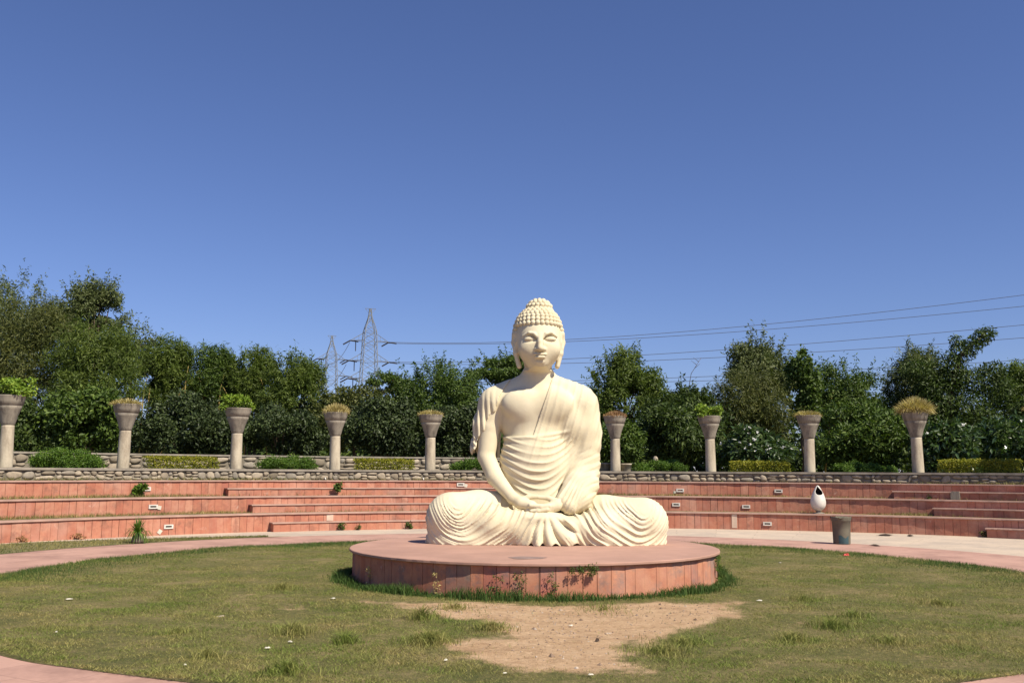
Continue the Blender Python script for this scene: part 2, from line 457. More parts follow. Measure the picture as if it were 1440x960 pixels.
lawn = ring('lawn', PC, 0.0, lambda a: R_LAWN + 0.06 * np.sin(9 * a) * np.sin(5 * a + 1) + 0.05 * vnoise(a * 14, a * 0 + 0.5, 9), 0.012, 0, 2 * math.pi, 420, 130, t.m, zn=0)
co = np.empty(len(lawn.data.vertices) * 3, np.float32); lawn.data.vertices.foreach_get('co', co); co = co.reshape(-1, 3)
co[:, 2] -= 0.014 * (np.hypot(co[:, 0] - PC[0], co[:, 1] - PC[1]) > R_LAWN - 0.1)
co[:, 2] += lawn_z(co[:, 0], co[:, 1]) * np.clip((R_LAWN - np.hypot(co[:, 0] - PC[0], co[:, 1] - PC[1])) / 0.5, 0, 1)
lawn.data.vertices.foreach_set('co', co.ravel())
da = lawn.data.attributes.new('dirt', 'FLOAT', 'POINT')
da.data.foreach_set('value', dirt_at(co[:, 0], co[:, 1]).astype(np.float32))
lawn.data.polygons.foreach_set('use_smooth', np.ones(len(lawn.data.polygons), bool)); lawn.data.update()

# strip of grass between the path and the left tiers
def strip_out(a):      # radius from PC of the arena foot minus a kerb gap
    dx, dy = np.sin(a), np.cos(a)
    w = PC - SC
    b = dx * w[0] + dy * w[1]
    return -b + np.sqrt(b * b - (w @ w) + (R_FOOT - 0.34) ** 2)
def strip_o2(a):
    f = np.clip((R_(-33) - a) / R_(26), 0, 1)
    return R_PATH + (strip_out(a) - R_PATH) * f + 0.02
t = NT('strip_turf'); t.rough(0.95)
t.base(t.ramp(t.noise(3, 5), [(0.35, (0.09, 0.10, 0.03)), (0.65, (0.2, 0.16, 0.08))]))
ring('grass_verge', PC, R_PATH - 0.02, strip_o2, -0.001, R_(-100), R_(-33), 80, 4, t.m)

# terrace behind the wall
t = NT('terrace_soil'); t.rough(0.95)
t.base(t.ramp(t.noise(0.8, 6), [(0.35, (0.06, 0.075, 0.03)), (0.7, (0.17, 0.13, 0.08))]))
ring('terrace_ground', SC, RW + 0.25, 75, 1.545, R_(-110), R_(110), 120, 8, t.m, zn=0.02)

# ------------------------------------------------------------------ grass blades
def blades(name, x, y, z, h, w, mat, lean=0.5, label=None, cat=None, seg2=False):
    n = len(x); th = rng.uniform(0, 2 * np.pi, n); ld = rng.uniform(0, 2 * np.pi, n)
    le = rng.uniform(0.1, 1, n) * lean * h
    dx, dy = np.cos(th) * w / 2, np.sin(th) * w / 2
    tx, ty = x + np.cos(ld) * le, y + np.sin(ld) * le
    if seg2:
        mx, my = x + np.cos(ld) * le * 0.3, y + np.sin(ld) * le * 0.3
        V = np.stack([np.stack([x - dx, y - dy, z], 1), np.stack([x + dx, y + dy, z], 1),
                      np.stack([mx + dx * .8, my + dy * .8, z + h * 0.62], 1), np.stack([mx - dx * .8, my - dy * .8, z + h * 0.62], 1),
                      np.stack([tx, ty, z + h], 1)], 1).reshape(-1, 3)
        b = np.arange(n)[:, None] * 5
        F = np.concatenate([b + [[0, 1, 2]], b + [[0, 2, 3]], b + [[3, 2, 4]]])
    else:
        V = np.stack([np.stack([x - dx, y - dy, z], 1), np.stack([x + dx, y + dy, z], 1), np.stack([tx, ty, z + h], 1)], 1).reshape(-1, 3)
        F = np.arange(n)[:, None] * 3 + [[0, 1, 2]]
    o = npmesh(name, V, F, mat)
    return tag(o, label, cat, kind='stuff')

def lawn_pts(n):
    r = np.sqrt(rng.uniform(0, 1, n)) * (R_LAWN + 0.02); a = rng.uniform(0, 2 * np.pi, n)
    x, y = PC[0] + r * np.sin(a), PC[1] + r * np.cos(a)
    keep = (np.hypot(x - PC[0], y - PC[1]) > 2.9) & (y > 5.5)
    keep &= rng.uniform(0, 1, n) < np.clip(1.7 - y / 13, 0.45, 1)
    keep &= rng.uniform(0, 1, n) < np.clip(1.2 - 1.75 * dirt_at(x, y), 0.02, 1)
    return x[keep], y[keep]
x, y = lawn_pts(900000)
tuft = np.clip(vnoise(x * 1.7, y * 1.7, 21) * 0.6 + vnoise(x * 5, y * 5, 22) * 0.6, -0.5, 1)
edge = np.clip(1 - (R_LAWN - np.hypot(x - PC[0], y - PC[1])) / 0.9, 0, 1) * (y > 13)
h = rng.uniform(0.009, 0.027, len(x)) * (1 + 0.9 * tuft + 1.0 * edge)
blades('lawn_grass', x, y, lawn_z(x, y) + 0.008, h, rng.uniform(0.004, 0.008, len(x)), M['grass'], 2.2,
       'short patchy green and straw coloured grass of the round lawn', 'grass')
n = 60000
a = rng.uniform(R_(-100), R_(100), n); r = R_LAWN + .03 - np.abs(rng.normal(0, .55, n))
xe, ye = PC[0] + r * np.sin(a), PC[1] + r * np.cos(a); k = (r > 3) & (rng.uniform(0, 1, n) < .55 + .45 * vnoise(xe * 1.2, ye * 1.2, 61)); xe, ye = xe[k], ye[k]
blades('lawn_edge_grass', xe, ye, lawn_z(xe, ye) * .5 + .004, rng.uniform(.03, .075, len(xe)), rng.uniform(.005, .010, len(xe)), M['lush'], .9, 'greener longer grass along the far edge of the lawn', 'grass')
# taller tufts scattered on the lawn (counted ones near the camera are listed)
def tuft_blades(cx, cy, r, n, hmin, hmax, zz=None):
    n = int(n * 1.6); a = rng.uniform(0, 2 * np.pi, n); q = np.abs(rng.normal(0, 0.55, n)) * r
    X, Y = cx + np.cos(a) * q, cy + np.sin(a) * q
    return X, Y, rng.uniform(hmin, hmax, n) * np.clip(1.15 - q / r * 0.4, 0.4, 1.2)
TX, TY, TH = [], [], []
for u, v, r, n, hh in ((592, 872, 0.22, 260, .16), (603, 908, 0.30, 420, .15), (410, 893, 0.24, 240, .16), (487, 906, 0.16, 160, .13), (690, 888, 0.3, 300, .11), (395, 830, 0.35, 260, .11),
                       (1170, 882, 0.3, 320, .12), (1115, 900, 0.25, 260, .11), (1200, 870, .3, 200, .1), (850, 858, .5, 160, .09), (640, 858, .4, 220, .09), (960, 905, .4, 300, .1), (930, 918, .4, 300, .1), (405, 948, .3, 260, .12), (290, 925, .2, 160, .11), (1250, 905, .4, 260, .09), (1320, 850, .4, 260, .09), (1130, 845, .4, 260, .09), (250, 890, .3, 160, .09)):
    p = gnd(u, v)
    a_, b_, c_ = tuft_blades(p.x, p.y, r, n, hh * .45, hh); TX.append(a_); TY.append(b_); TH.append(c_)
x, y, h = np.concatenate(TX), np.concatenate(TY), np.concatenate(TH)
blades('grass_tufts', x, y, lawn_z(x, y) + 0.006, h, rng.uniform(0.004, 0.007, len(x)), M['grass'], 1.7, 'taller loose grass tufts scattered over the lawn', 'grass tufts', True)
# lush fringe at the foot of the platform
n = 15000
a = rng.uniform(-np.pi, np.pi, n); r = 2.87 + np.abs(rng.normal(0, 0.11, n))
x, y = PC[0] + r * np.sin(a), PC[1] + r * np.cos(a)
fr = 0.55 + 0.75 * np.clip(vnoise(a * 6, a * 0, 31) * .8 + 0.5, 0, 1)
h = rng.uniform(0.04, 0.15, n) * fr * np.clip(1.25 - (r - 2.87) * 2.2, 0.35, 1)
blades('platform_fringe_grass', x, y, np.zeros(n), h, rng.uniform(0.006, 0.011, n), M['lush'], 0.7, 'lush green grass fringe round the foot of the sandstone platform', 'grass', True)
# grass on the treads and the verge
X, Y, Z, H = [], [], [], []
for i, (zz, rr) in enumerate(((Z1, R_FOOT + DR), (Z2, R_FOOT + 2 * DR), (Z3, R_FOOT + 3 * DR))):
    n = 13000
    a = rng.uniform(R_(-72), R_(60), n); dens = np.clip(0.55 + vnoise(a * 9, a * 0 + i, 41) * 0.9 + vnoise(a * 40, a * 0 + i, 42) * .4 + np.where(a < R_(-12), .55, 0), 0.05, 1)
    k = rng.uniform(0, 1, n) < dens * (1.0 if i < 2 else 0.55); a = a[k]; dens = dens[k]
    r = rr - 0.01 - np.abs(rng.normal(0, 0.16, len(a))); r = np.maximum(r, rr - DR + 0.25)
    X.append(SC[0] + r * np.sin(a)); Y.append(SC[1] + r * np.cos(a)); Z.append(np.full(len(a), zz)); H.append(rng.uniform(0.03, 0.105, len(a)) * (0.5 + 0.6 * dens))
n = 9000
a = rng.uniform(R_(-95), R_(-36), n); t_ = rng.uniform(0, 1, n); r = R_PATH + (strip_o2(a) - R_PATH) * t_
X.append(PC[0] + r * np.sin(a)); Y.append(PC[1] + r * np.cos(a)); Z.append(np.zeros(n)); H.append(rng.uniform(0.02, 0.06, n))
X, Y, Z, H = map(np.concatenate, (X, Y, Z, H))
blades('tread_grass', X, Y, Z, H, rng.uniform(0.008, 0.016, len(X)), M['tread_grass'], 0.8, 'thin grass growing along the backs of the sandstone tiers', 'grass')

# ------------------------------------------------------------------ amphitheatre tiers
def pol(r, a, z, c=SC): return Vector((c[0] + r * math.sin(a), c[1] + r * math.cos(a), z))
def az_of(u, r, c=SC):               # azimuth about the arena centre where column u meets radius r
    dx, dy, _ = ray(u, 664); A = dx * dx + dy * dy; B = -2 * (dx * c[0] + dy * c[1]); C_ = c[0] ** 2 + c[1] ** 2 - r * r
    s = (-B + math.sqrt(B * B - 4 * A * C_)) / 2 / A
    return math.atan2(dx * s - c[0], dy * s - c[1])

def slab_arc(mb, r, z0, z1, a0, a1, wmin, wmax, inward=True, gap=0.006, depth=0.03, c=SC):
    a = a0; sg = -1 if inward else 1
    while a < a1 - 1e-4:
        w = random.uniform(wmin, wmax) / r; b = min(a + w, a1)
        o = random.uniform(0, 0.006); g = gap / r / 2 * random.choice((0.5, 1, 1, 1.8))
        rf = r + sg * o; rb = r - sg * depth; zt = z1 - random.uniform(0, .004)
        lo, hi = (rf, rb) if inward else (rb, rf)
        vs = [pol(rr, aa, zz, c) for zz in (z0, zt) for rr in (lo, hi) for aa in (a + g, b - g)]
        mb.hexa(vs); a = b
def solid_arc(mb, r0, r1, z0, z1, a0, a1, n, c=SC, wob=0.0):
    """curved slab between two radii; chipped nose when wob is set"""
    V = []; F = []
    for i in range(n + 1):
        a = a0 + (a1 - a0) * i / n; w = random.uniform(-wob, wob)
        V += [pol(r0 + w, a, z0, c), pol(r1, a, z0, c), pol(r1, a, z1, c), pol(r0 + w + 0.006, a, z1, c)]
    for i in range(n):
        b = i * 4
        for k in range(4): F.append((b + k, b + (k + 1) % 4, b + 4 + (k + 1) % 4, b + 4 + k))
    F.append((0, 3, 2, 1)); F.append((n * 4, n * 4 + 1, n * 4 + 2, n * 4 + 3))
    mb.add(V, F)

t = NT('tread_earth'); t.rough(0.95)
t.base(t.ramp(t.noise(2, 5), [(0.35, (0.12, 0.11, 0.05)), (0.65, (0.30, 0.2, 0.13))]))
M['tread'] = t.m
ZT = [0, Z1, Z2, Z3]
TIERL = ['lowest sandstone seating tier rising from the cream paving', 'middle sandstone seating tier between two grassy treads', 'topmost sandstone seating tier just under the rubble stone wall']
tiers = []
for i in range(3):
    r = R_FOOT + i * DR
    T = thing('seating_tier', (SC[0], SC[1] + r, ZT[i]), TIERL[i], 'seating tier', 'curved sandstone seating tiers')
    tiers.append(T); L = T.location
    mb = MB(); slab_arc(mb, r, ZT[i] - 0.02, ZT[i + 1] - 0.036, A0, A1, 0.17, 0.25); mb.build('riser', M['riser'], T, L)
    mb = MB(); solid_arc(mb, r + 0.022, r + 0.10, ZT[i] - 0.02, ZT[i + 1] - 0.05, A0, A1, 160); mb.build('backing', M['backing'], T, L)
    mb = MB(); solid_arc(mb, r - 0.04, r + 0.26, ZT[i + 1] - 0.034, ZT[i + 1], A0, A1, 300, wob=0.006); mb.build('coping', M['coping'], T, L)
    mb = MB(); solid_arc(mb, r + 0.262, r + DR + 0.02, ZT[i + 1] - 0.05, ZT[i + 1] - 0.006, A0, A1, 160); mb.build('tread', M['tread'], T, L)

# half-height stair ledges in front of the tiers, two flights
def flight(us, ue, label):
    zc = 0
    r = R_FOOT; a = az_of((us[0] + min(ue, 1600)) / 2, r)
    T = thing('stair_flight', pol(r, a, 0), label, 'stairs', 'sandstone stair flights')
    for i in range(3):
        rr = R_FOOT + i * DR; b0, b1 = az_of(us[i], rr - .3), az_of(ue, rr - .3)
        zm = (ZT[i] + ZT[i + 1]) / 2 + 0.0
        mb = MB(); slab_arc(mb, rr - 0.26, ZT[i] - 0.02, zm - 0.031, b0, b1, 0.2, 0.3, depth=0.25)
        s = mb.build('step', M['riser'], T, T.location)
        mb = MB(); solid_arc(mb, rr - 0.29, rr - 0.008, zm - 0.03, zm, b0 - 0.002, b1 + 0.002, 60, wob=0.004)
        mb.build('step_coping', M['coping'], s, T.location)
flight((388, 358, 323), 745, 'sandstone stair ledges set into the tiers left of the statue')
flight((1382, 1310, 1255), 1650, 'sandstone stair ledges set into the tiers at the far right')

# pale replacement tiles let into the lowest riser
for u, z0, z1, w in ((466, 0.245, 0.42, 0.19), (1031, 0.03, 0.425, 0.15)):
    r_ = R_FOOT - 0.012; a = az_of(u, r_); d = w / 2 / r_
    mb = MB(); mb.hexa([pol(rr, aa, zz) for zz in (z0, z1) for rr in (r_, r_ + .03) for aa in (a - d, a + d)])
    mb.build('pale_tile', M['pale_tile'], tiers[0], tiers[0].location)

# step lights
LIGHTS = [(207, 687, 2, 'white slotted step light half hidden by the weed on the top left tier', 0), (218, 712, 1, 'white slotted step light with paper stuck beside it, middle left tier', 1),
          (241, 740, 0, 'white slotted step light with a tilted paper below it, lowest left tier', 2), (648, 681, 2, 'white step light beside the statue\'s bent arm on the top tier', 1),
          (956, 689, 2, 'step light on the top tier with a small pale chip at its left', 3), (1094, 690, 2, 'step light on the top tier left of the egg shaped bin', 0),
          (950, 709, 1, 'step light on the middle tier just above the statue\'s right knee', 0), (1048, 712, 1, 'step light alone on the middle tier right of the statue', 0),
          (1077, 736, 0, 'step light on the lowest tier beside the pale replacement tile', 0)]
for u, v, ti, lab, extra in LIGHTS:
    r = R_FOOT + ti * DR - 0.012; a = az_of(u, r)
    p = pol(r, a, 0); zc = at(u, v, p.y).z
    T = thing('step_light', (p.x, p.y, zc), lab, 'step light', 'step lights in the seating tiers', -a)
    w, h_ = 0.24, 0.105
    mb = MB()
    for sx in (-1, 1): mb.box((sx * (w / 2 - .02), 0, 0), (0.04, 0.04, h_))
    for sz in (-1, 1): mb.box((0, -0.001, sz * (h_ / 2 - .016)), (w - 0.078, 0.038, 0.032))
    mb.build('frame', M['white'], T)
    mb = MB(); mb.box((0, 0.012, 0), (w - .09, 0.01, h_ - .06)); mb.build('slot', M['dark'], T)
    if extra:
        mb = MB()
        if extra == 1: mb.box((0.17, -0.004, -0.03), (0.09, 0.004, 0.1), Matrix.Rotation(0.2, 3, 'Y'))
        if extra == 2: mb.box((-0.22, -0.004, -0.12), (0.1, 0.004, 0.11), Matrix.Rotation(0.6, 3, 'Y'))
        if extra == 3: mb.box((-0.17, -0.004, -0.06), (0.07, 0.012, 0.07))
        o = mb.build('paper_scrap', M['paper'])
        o.location = T.location; o.rotation_euler = T.rotation_euler
        tag(o, {1: 'white paper scrap right of the step light on tier, ' + ('left stairs' if u < 300 else 'by the statue arm'), 2: 'tilted white paper on the lowest left tier beside its step light', 3: 'small pale stone chip left of a step light on the top tier'}[extra], 'paper')

# ------------------------------------------------------------------ rubble stone walls
def rubble(mb, r, z0, z1, a0, a1, rows, wmin, wmax, c=SC, bulge=0.05):
    def stone(ca, cz, w, h_):
        tilt = random.uniform(-0.5, 0.5); ph = [random.uniform(0, 6.28) for _ in range(3)]; pw = random.uniform(1.9, 3.6); bl = bulge * random.uniform(.6, 1.35); set_ = random.uniform(-.012, .01)
        cx, cy = (r + set_) * math.sin(ca) + c[0], (r + set_) * math.cos(ca) + c[1]
        tx, ty = math.cos(ca), -math.sin(ca); nx, ny = -math.sin(ca), -math.cos(ca)
        V = []; n, mrow = 11, 4; ox, oz = random.uniform(-.2, .2) * w, random.uniform(-.2, .2) * h_
        for q in range(mrow):
            f = (q / mrow); rad = math.cos(f * math.pi / 2) ** 0.5; out = math.sin(f * math.pi / 2)
            for k in range(n):
                th = 2 * math.pi * k / n
                wob = 1 + 0.10 * math.sin(2 * th + ph[0]) + 0.09 * math.sin(3 * th + ph[1]) + .05 * math.sin(5 * th + ph[2])
                ct, st = math.cos(th), math.sin(th)
                e = 1 / max(abs(ct) ** pw + abs(st) ** pw, .1) ** (1 / pw)
                X = ct * e * w * 0.48 * rad * wob; Zq = min(st * e * h_ * 0.48 * rad * wob, h_ * .5)
                X += Zq * tilt * 0.6 + ox * (1 - rad); Zq = Zq + oz * (1 - rad)
                V.append((cx + tx * X + nx * out * bl, cy + ty * X + ny * out * bl, cz + Zq))
        V.append((cx + nx * bl + tx * ox, cy + ny * bl + ty * ox, cz + oz))
        F = []
        for q in range(mrow - 1):
            for k in range(n): F.append((q * n + k, q * n + (k + 1) % n, (q + 1) * n + (k + 1) % n, (q + 1) * n + k))
        for k in range(n): F.append(((mrow - 1) * n + k, (mrow - 1) * n + (k + 1) % n, mrow * n))
        mb.add(V, F, True)
    H_ = z1 - z0; a = a0
    while a < a1:
        wcol = random.uniform(wmin, wmax) * random.choice((.7, 1, 1, 1.3)); parts = rows + random.choice((-1, 0, 0, 0, 1)) if rows > 1 else 1
        cuts = sorted(random.uniform(.8, 1.2) * (i + 1) / parts for i in range(parts - 1)); cuts = [0] + [min(.93, q) for q in cuts] + [1]
        for i in range(parts):
            hz = (cuts[i + 1] - cuts[i]) * H_
            if hz < .04: continue
            sh = random.uniform(-.12, .12) * wcol
            stone(a + (wcol / 2 + sh) / r, z0 + H_ * (cuts[i] + cuts[i + 1]) / 2, wcol * random.uniform(.88, 1.1), hz * random.uniform(.86, 1.0))
        a += wcol / r

T = thing('rubble_wall', (SC[0], SC[1] + RW, Z3), 'low curved river stone wall with concrete cap above the seating tiers', 'stone wall')
mb = MB(); solid_arc(mb, RW + 0.03, RW + 0.32, Z3 - .02, ZW - 0.06, A0, A1, 160); mb.build('mortar_core', M['mortar'], T, T.location)
mb = MB(); rubble(mb, RW + 0.035, Z3, ZW - 0.065, A0, A1, 2, 0.14, 0.34); mb.build('stone_facing', M['stone'], T, T.location)
mb = MB(); solid_arc(mb, RW - 0.035, RW + 0.36, ZW - 0.06, ZW, A0, A1, 200, wob=0.008); mb.build('cap', M['cap'], T, T.location)
# rear wall behind the planting, left half
RB = RW + 5.0; b0, b1 = R_(-80), az_of(760, RB)
T = thing('rubble_wall', pol(RB, (b0 + b1) / 2, 1.54), 'taller rough stone wall behind the planters on the left', 'stone wall')
mb = MB(); solid_arc(mb, RB + 0.03, RB + 0.4, 1.5, 2.10, b0, b1, 120); mb.build('mortar_core', M['mortar'], T, T.location)
mb = MB(); rubble(mb, RB + 0.035, 1.52, 2.09, b0, b1, 3, 0.22, 0.6, bulge=.08); mb.build('stone_facing', M['stone'], T, T.location)
mb = MB(); solid_arc(mb, RB - 0.02, RB + 0.42, 2.10, 2.155, b0, b1, 120, wob=0.02); mb.build('cap', M['cap'], T, T.location)

# ------------------------------------------------------------------ round platform
T = thing('round_platform', (PC[0], PC[1], 0), 'round sandstone platform under the seated statue, sides clad in upright slabs', 'platform')
RP, HP = 2.84, 0.461
mb = MB(); slab_arc(mb, RP - 0.05, -0.03, HP - 0.042, -math.pi, math.pi, 0.15, 0.215, inward=False, gap=0.006, c=PC); mb.build('cladding', M['plinth'], T, T.location)
mb = MB(); mb.lathe([(RP - 0.075, -0.03), (RP - 0.075, HP - 0.05)], 96, (PC[0], PC[1], 0)); mb.build('core', M['backing'], T, T.location)
mb = MB(); k = random.Random(3); wv = [k.uniform(-1, 1) for _ in range(200)]
def wobl(t_, z): return 0.0022 * wv[int(t_ / 6.2832 * 180) % 180] + 0.0012 * math.sin(23 * t_) * math.sin(7 * t_)
mb.lathe([(RP - 0.09, HP - 0.042), (RP - 0.005, HP - 0.042), (RP + 0.004, HP - 0.034), (RP + 0.004, HP - 0.008), (RP - 0.006, HP)], 180, (PC[0], PC[1], 0), wob=wobl, smooth=False); mb.build('top_slab', M['platform_top'], T, T.location)
# worn grey patch let into the top slab
p = gnd(742, 784, HP)
mb = MB(); pts = [(p.x + (0.25 + 0.03 * math.sin(5 * a)) * math.cos(a), p.y + (0.2 + 0.03 * math.cos(3 * a)) * math.sin(a)) for a in [i * 2 * math.pi / 28 for i in range(28)]]
mb.add([(x_, y_, HP + z_) for z_ in (0.004,) for x_, y_ in pts], [tuple(range(28))])
mb.build('worn_patch', mat_simple('worn_grey_stone', (0.30, 0.21, 0.18), 0.9, 0.3, 6), T, T.location)

# ------------------------------------------------------------------ seated statue (signed distance sculpt -> mesh)
class Field:
    def __init__(s, lo, hi, h):
        s.lo = np.array(lo, float); s.h = h
        s.n = np.ceil((np.array(hi) - s.lo) / h).astype(int) + 1
        s.d = np.full(s.n, 0.4, np.float32)
        s.ax = [(s.lo[i] + h * np.arange(s.n[i])).astype(np.float32) for i in range(3)]
    def sl(s, lo, hi):
        i0 = np.maximum(0, np.floor((np.array(lo) - s.lo) / s.h).astype(int)); i1 = np.minimum(s.n, np.ceil((np.array(hi) - s.lo) / s.h).astype(int) + 1)
        S = tuple(slice(a, max(a, b)) for a, b in zip(i0, i1))
        return S, s.ax[0][S[0]][:, None, None], s.ax[1][S[1]][None, :, None], s.ax[2][S[2]][None, None, :]
    def put(s, S, d, k, op):
        a = s.d[S]
        if op == 'add':
            h = np.maximum(k - np.abs(a - d), 0) / k; s.d[S] = np.minimum(a, d) - h * h * k * 0.25
        else:
            d = -d; h = np.maximum(k - np.abs(a - d), 0) / k; s.d[S] = np.maximum(a, d) + h * h * k * 0.25
    def ell(s, c, r, k=0.05, op='add', rot=0.0, tilt=0.0):
        c = np.array(c); r = np.array(r, float); m = k + 0.12; R = r.max() if (rot or tilt) else r
        S, X, Y, Z = s.sl(c - R - m, c + R + m)
        x, y, z = X - c[0], Y - c[1], Z - c[2]
        if rot:
            ca, sa = math.cos(rot), math.sin(rot); x, z = x * ca + z * sa, -x * sa + z * ca
        if tilt:
            ca, sa = math.cos(tilt), math.sin(tilt); y, z = y * ca + z * sa, -y * sa + z * ca
        k0 = np.sqrt((x / r[0]) ** 2 + (y / r[1]) ** 2 + (z / r[2]) ** 2)
        k1 = np.sqrt((x / r[0] ** 2) ** 2 + (y / r[1] ** 2) ** 2 + (z / r[2] ** 2) ** 2)
        s.put(S, (k0 * (k0 - 1) / np.maximum(k1, 1e-6)).astype(np.float32), k, op)
    def cap(s, a, b, r1, r2, k=0.05, op='add', fy=1.0):
        a = np.array(a, float); b = np.array(b, float); R = max(r1, r2) * max(1, 1 / fy); m = k + 0.12 + R
        S, X, Y, Z = s.sl(np.minimum(a, b) - m, np.maximum(a, b) + m)
        e = b - a; L = (e @ e) + 1e-9
        h = np.clip(((X - a[0]) * e[0] + (Y - a[1]) * e[1] + (Z - a[2]) * e[2]) / L, 0, 1)
        dx, dy, dz = X - a[0] - h * e[0], (Y - a[1] - h * e[1]) * fy, Z - a[2] - h * e[2]
        s.put(S, (np.sqrt(dx * dx + dy * dy + dz * dz) - (r1 + (r2 - r1) * h)).astype(np.float32), k, op)
    def chain(s, pts, rs, k=0.03, op='add', fy=1.0):
        for i in range(len(pts) - 1): s.cap(pts[i], pts[i + 1], rs[i], rs[i + 1], k, op, fy)

def surface_nets(d, lo, h):
    ins = d < 0; n = np.array(d.shape)
    cs = [ins[i:n[0] - 1 + i, j:n[1] - 1 + j, k:n[2] - 1 + k] for i in (0, 1) for j in (0, 1) for k in (0, 1)]
    cnt = sum(c.astype(np.int8) for c in cs)
    ci = np.argwhere((cnt > 0) & (cnt < 8))
    idx = np.full(n - 1, -1, np.int32); idx[tuple(ci.T)] = np.arange(len(ci))
    off = np.array([(i, j, k) for i in (0, 1) for j in (0, 1) for k in (0, 1)])
    val = np.stack([d[tuple((ci + o).T)] for o in off], 1)
    P = np.zeros((len(ci), 3)); W = np.zeros(len(ci))
    for a in range(8):
        for b in range(a + 1, 8):
            if np.abs(off[a] - off[b]).sum() == 1:
                va, vb = val[:, a], val[:, b]; m = (va < 0) != (vb < 0)
                t_ = np.where(m, va / np.where(m, va - vb, 1), 0)
                P += np.where(m[:, None], off[a] + (off[b] - off[a]) * t_[:, None], 0); W += m
    V = lo + (ci + P / W[:, None]) * h
    Q = []
    for ax in range(3):
        o1, o2 = (ax + 1) % 3, (ax + 2) % 3
        s0 = [slice(None)] * 3; s1 = [slice(None)] * 3; s0[ax] = slice(0, -1); s1[ax] = slice(1, None)
        m = ins[tuple(s0)] != ins[tuple(s1)]
        e = np.argwhere(m); e = e[(e[:, o1] > 0) & (e[:, o2] > 0) & (e[:, o1] < n[o1] - 1) & (e[:, o2] < n[o2] - 1)]
        def cell(da, db):
            c = e.copy(); c[:, o1] += da; c[:, o2] += db; return idx[tuple(c.T)]
        q = np.stack([cell(-1, -1), cell(0, -1), cell(0, 0), cell(-1, 0)], 1)
        fl = ~ins[tuple(e.T)]; q[fl] = q[fl][:, ::-1]; Q.append(q)
    Q = np.concatenate(Q); Q = Q[(Q >= 0).all(1)]
    return V, Q

STO = Vector((0.45, 15.2, HP))
def sculpt(F, name, parent, zfloor=None):
    if zfloor is not None:
        F.d = np.maximum(F.d, zfloor - F.ax[2][None, None, :])
    V, Q = surface_nets(F.d, F.lo, F.h)
    return npmesh(name, V, Q, M['statue'], parent, smooth=True)

ST = thing('seated_statue', STO, 'large cream seated meditating figure in draped robe on the round platform', 'statue')

def fold(ph):                                   # rounded ridges, sharp valleys
    return np.abs(np.sin(ph)) ** 0.8 - 0.5
def ridge(ph):                                  # thin raised ridges, wide soft troughs
    return (1 - np.abs(np.sin(ph))) ** 1.4 - 0.35
def sstep(a, b, x):
    t_ = np.clip((x - a) / (b - a), 0, 1); return t_ * t_ * (3 - 2 * t_)

# ---- body: head, neck, torso, arms, hands as one surface
B = Field((-1.28, 0.0, 0.30), (1.28, 1.85, 4.05), 0.0135)
B.ell((-0.04, 1.18, 2.12), (0.66, 0.42, 0.62), 0.1)
B.ell((-0.05, 1.10, 1.25), (0.575, 0.46, 0.78), 0.12)
B.ell((0.0, 1.15, 0.62), (0.72, 0.5, 0.42), 0.15)
for sx, zc in ((-1, 2.33), (1, 2.36)):
    B.cap((sx * .08, 1.22, 2.71), (sx * .69, 1.2, zc - .01), .19, .27, .08)
    B.ell((sx * .28 - .02, .86, 2.28), (.31, .14, .24), .12)
# arm at the right, covered
B.chain([(.71, 1.2, 2.30), (.79, 1.12, 1.85), (.81, 1.05, 1.30)], [.27, .235, .185], .08)
B.chain([(.81, 1.05, 1.30), (.62, .78, .98), (.38, .50, .68)], [.2, .16, .10], .05)
# neck and head
B.cap((0.0, 1.12, 3.15), (0.0, 1.17, 2.62), .225, .25, .11)
B.ell((0, 1.02, 2.86), (.23, .2, .018), .06)
B.ell((0.0, 1.10, 3.50), (.395, .46, .46), .05)
B.ell((0.01, .95, 3.30), (.365, .40, .40), .10)
B.ell((0.02, .82, 3.10), (.268, .25, .20), .12)
B.ell((0.02, .675, 2.975), (.10, .08, .07), .08)
for sx in (-1, 1):
    x0 = 0.02 + sx * .165
    B.ell((0.02 + sx * .20, .73, 3.20), (.14, .12, .13), .10)               # cheek
    B.ell((x0, .565, 3.365), (.135, .085, .066), .045, 'sub')                   # socket
    B.ell((x0, .645, 3.350), (.104, .064, .050), .012)                         # closed lid
    B.chain([(x0 - sx * .09, .60, 3.332), (x0, .578, 3.318), (x0 + sx * .095, .645, 3.335)], [.006, .008, .006], .012, 'sub')
    B.chain([(0.02 + sx * .042, .575, 3.375), (0.02 + sx * .10, .578, 3.437), (0.02 + sx * .185, .60, 3.458), (0.02 + sx * .29, .70, 3.405)], [.026, .024, .021, .014], .022)
    B.chain([(sx * .405, 1.02, 3.50), (sx * .415, .99, 3.34), (sx * .385, .98, 3.15), (sx * .325, .97, 2.93)], [.05, .045, .038, .042], .035, fy=.55)
    B.ell((sx * .44, .93, 3.36), (.03, .045, .10), .03, 'sub')
    B.ell((0.02 + sx * .058, .545, 3.172), (.042, .05, .034), .03)            # nostril wing
B.chain([(0.02, .60, 3.42), (0.02, .525, 3.29), (0.02, .475, 3.182)], [.034, .042, .052], .035)
B.ell((0.02, .55, 3.088), (.115, .045, .025), .014)
B.ell((0.02, .548, 3.043), (.092, .048, .032), .014)
B.ell((0.02, .57, 3.003), (.075, .03, .018), .03, 'sub')
B.chain([(-.095, .565, 3.073), (.02, .512, 3.064), (.135, .565, 3.073)], [.005, .008, .005], .01, 'sub')
cloth_d = B.d.copy()
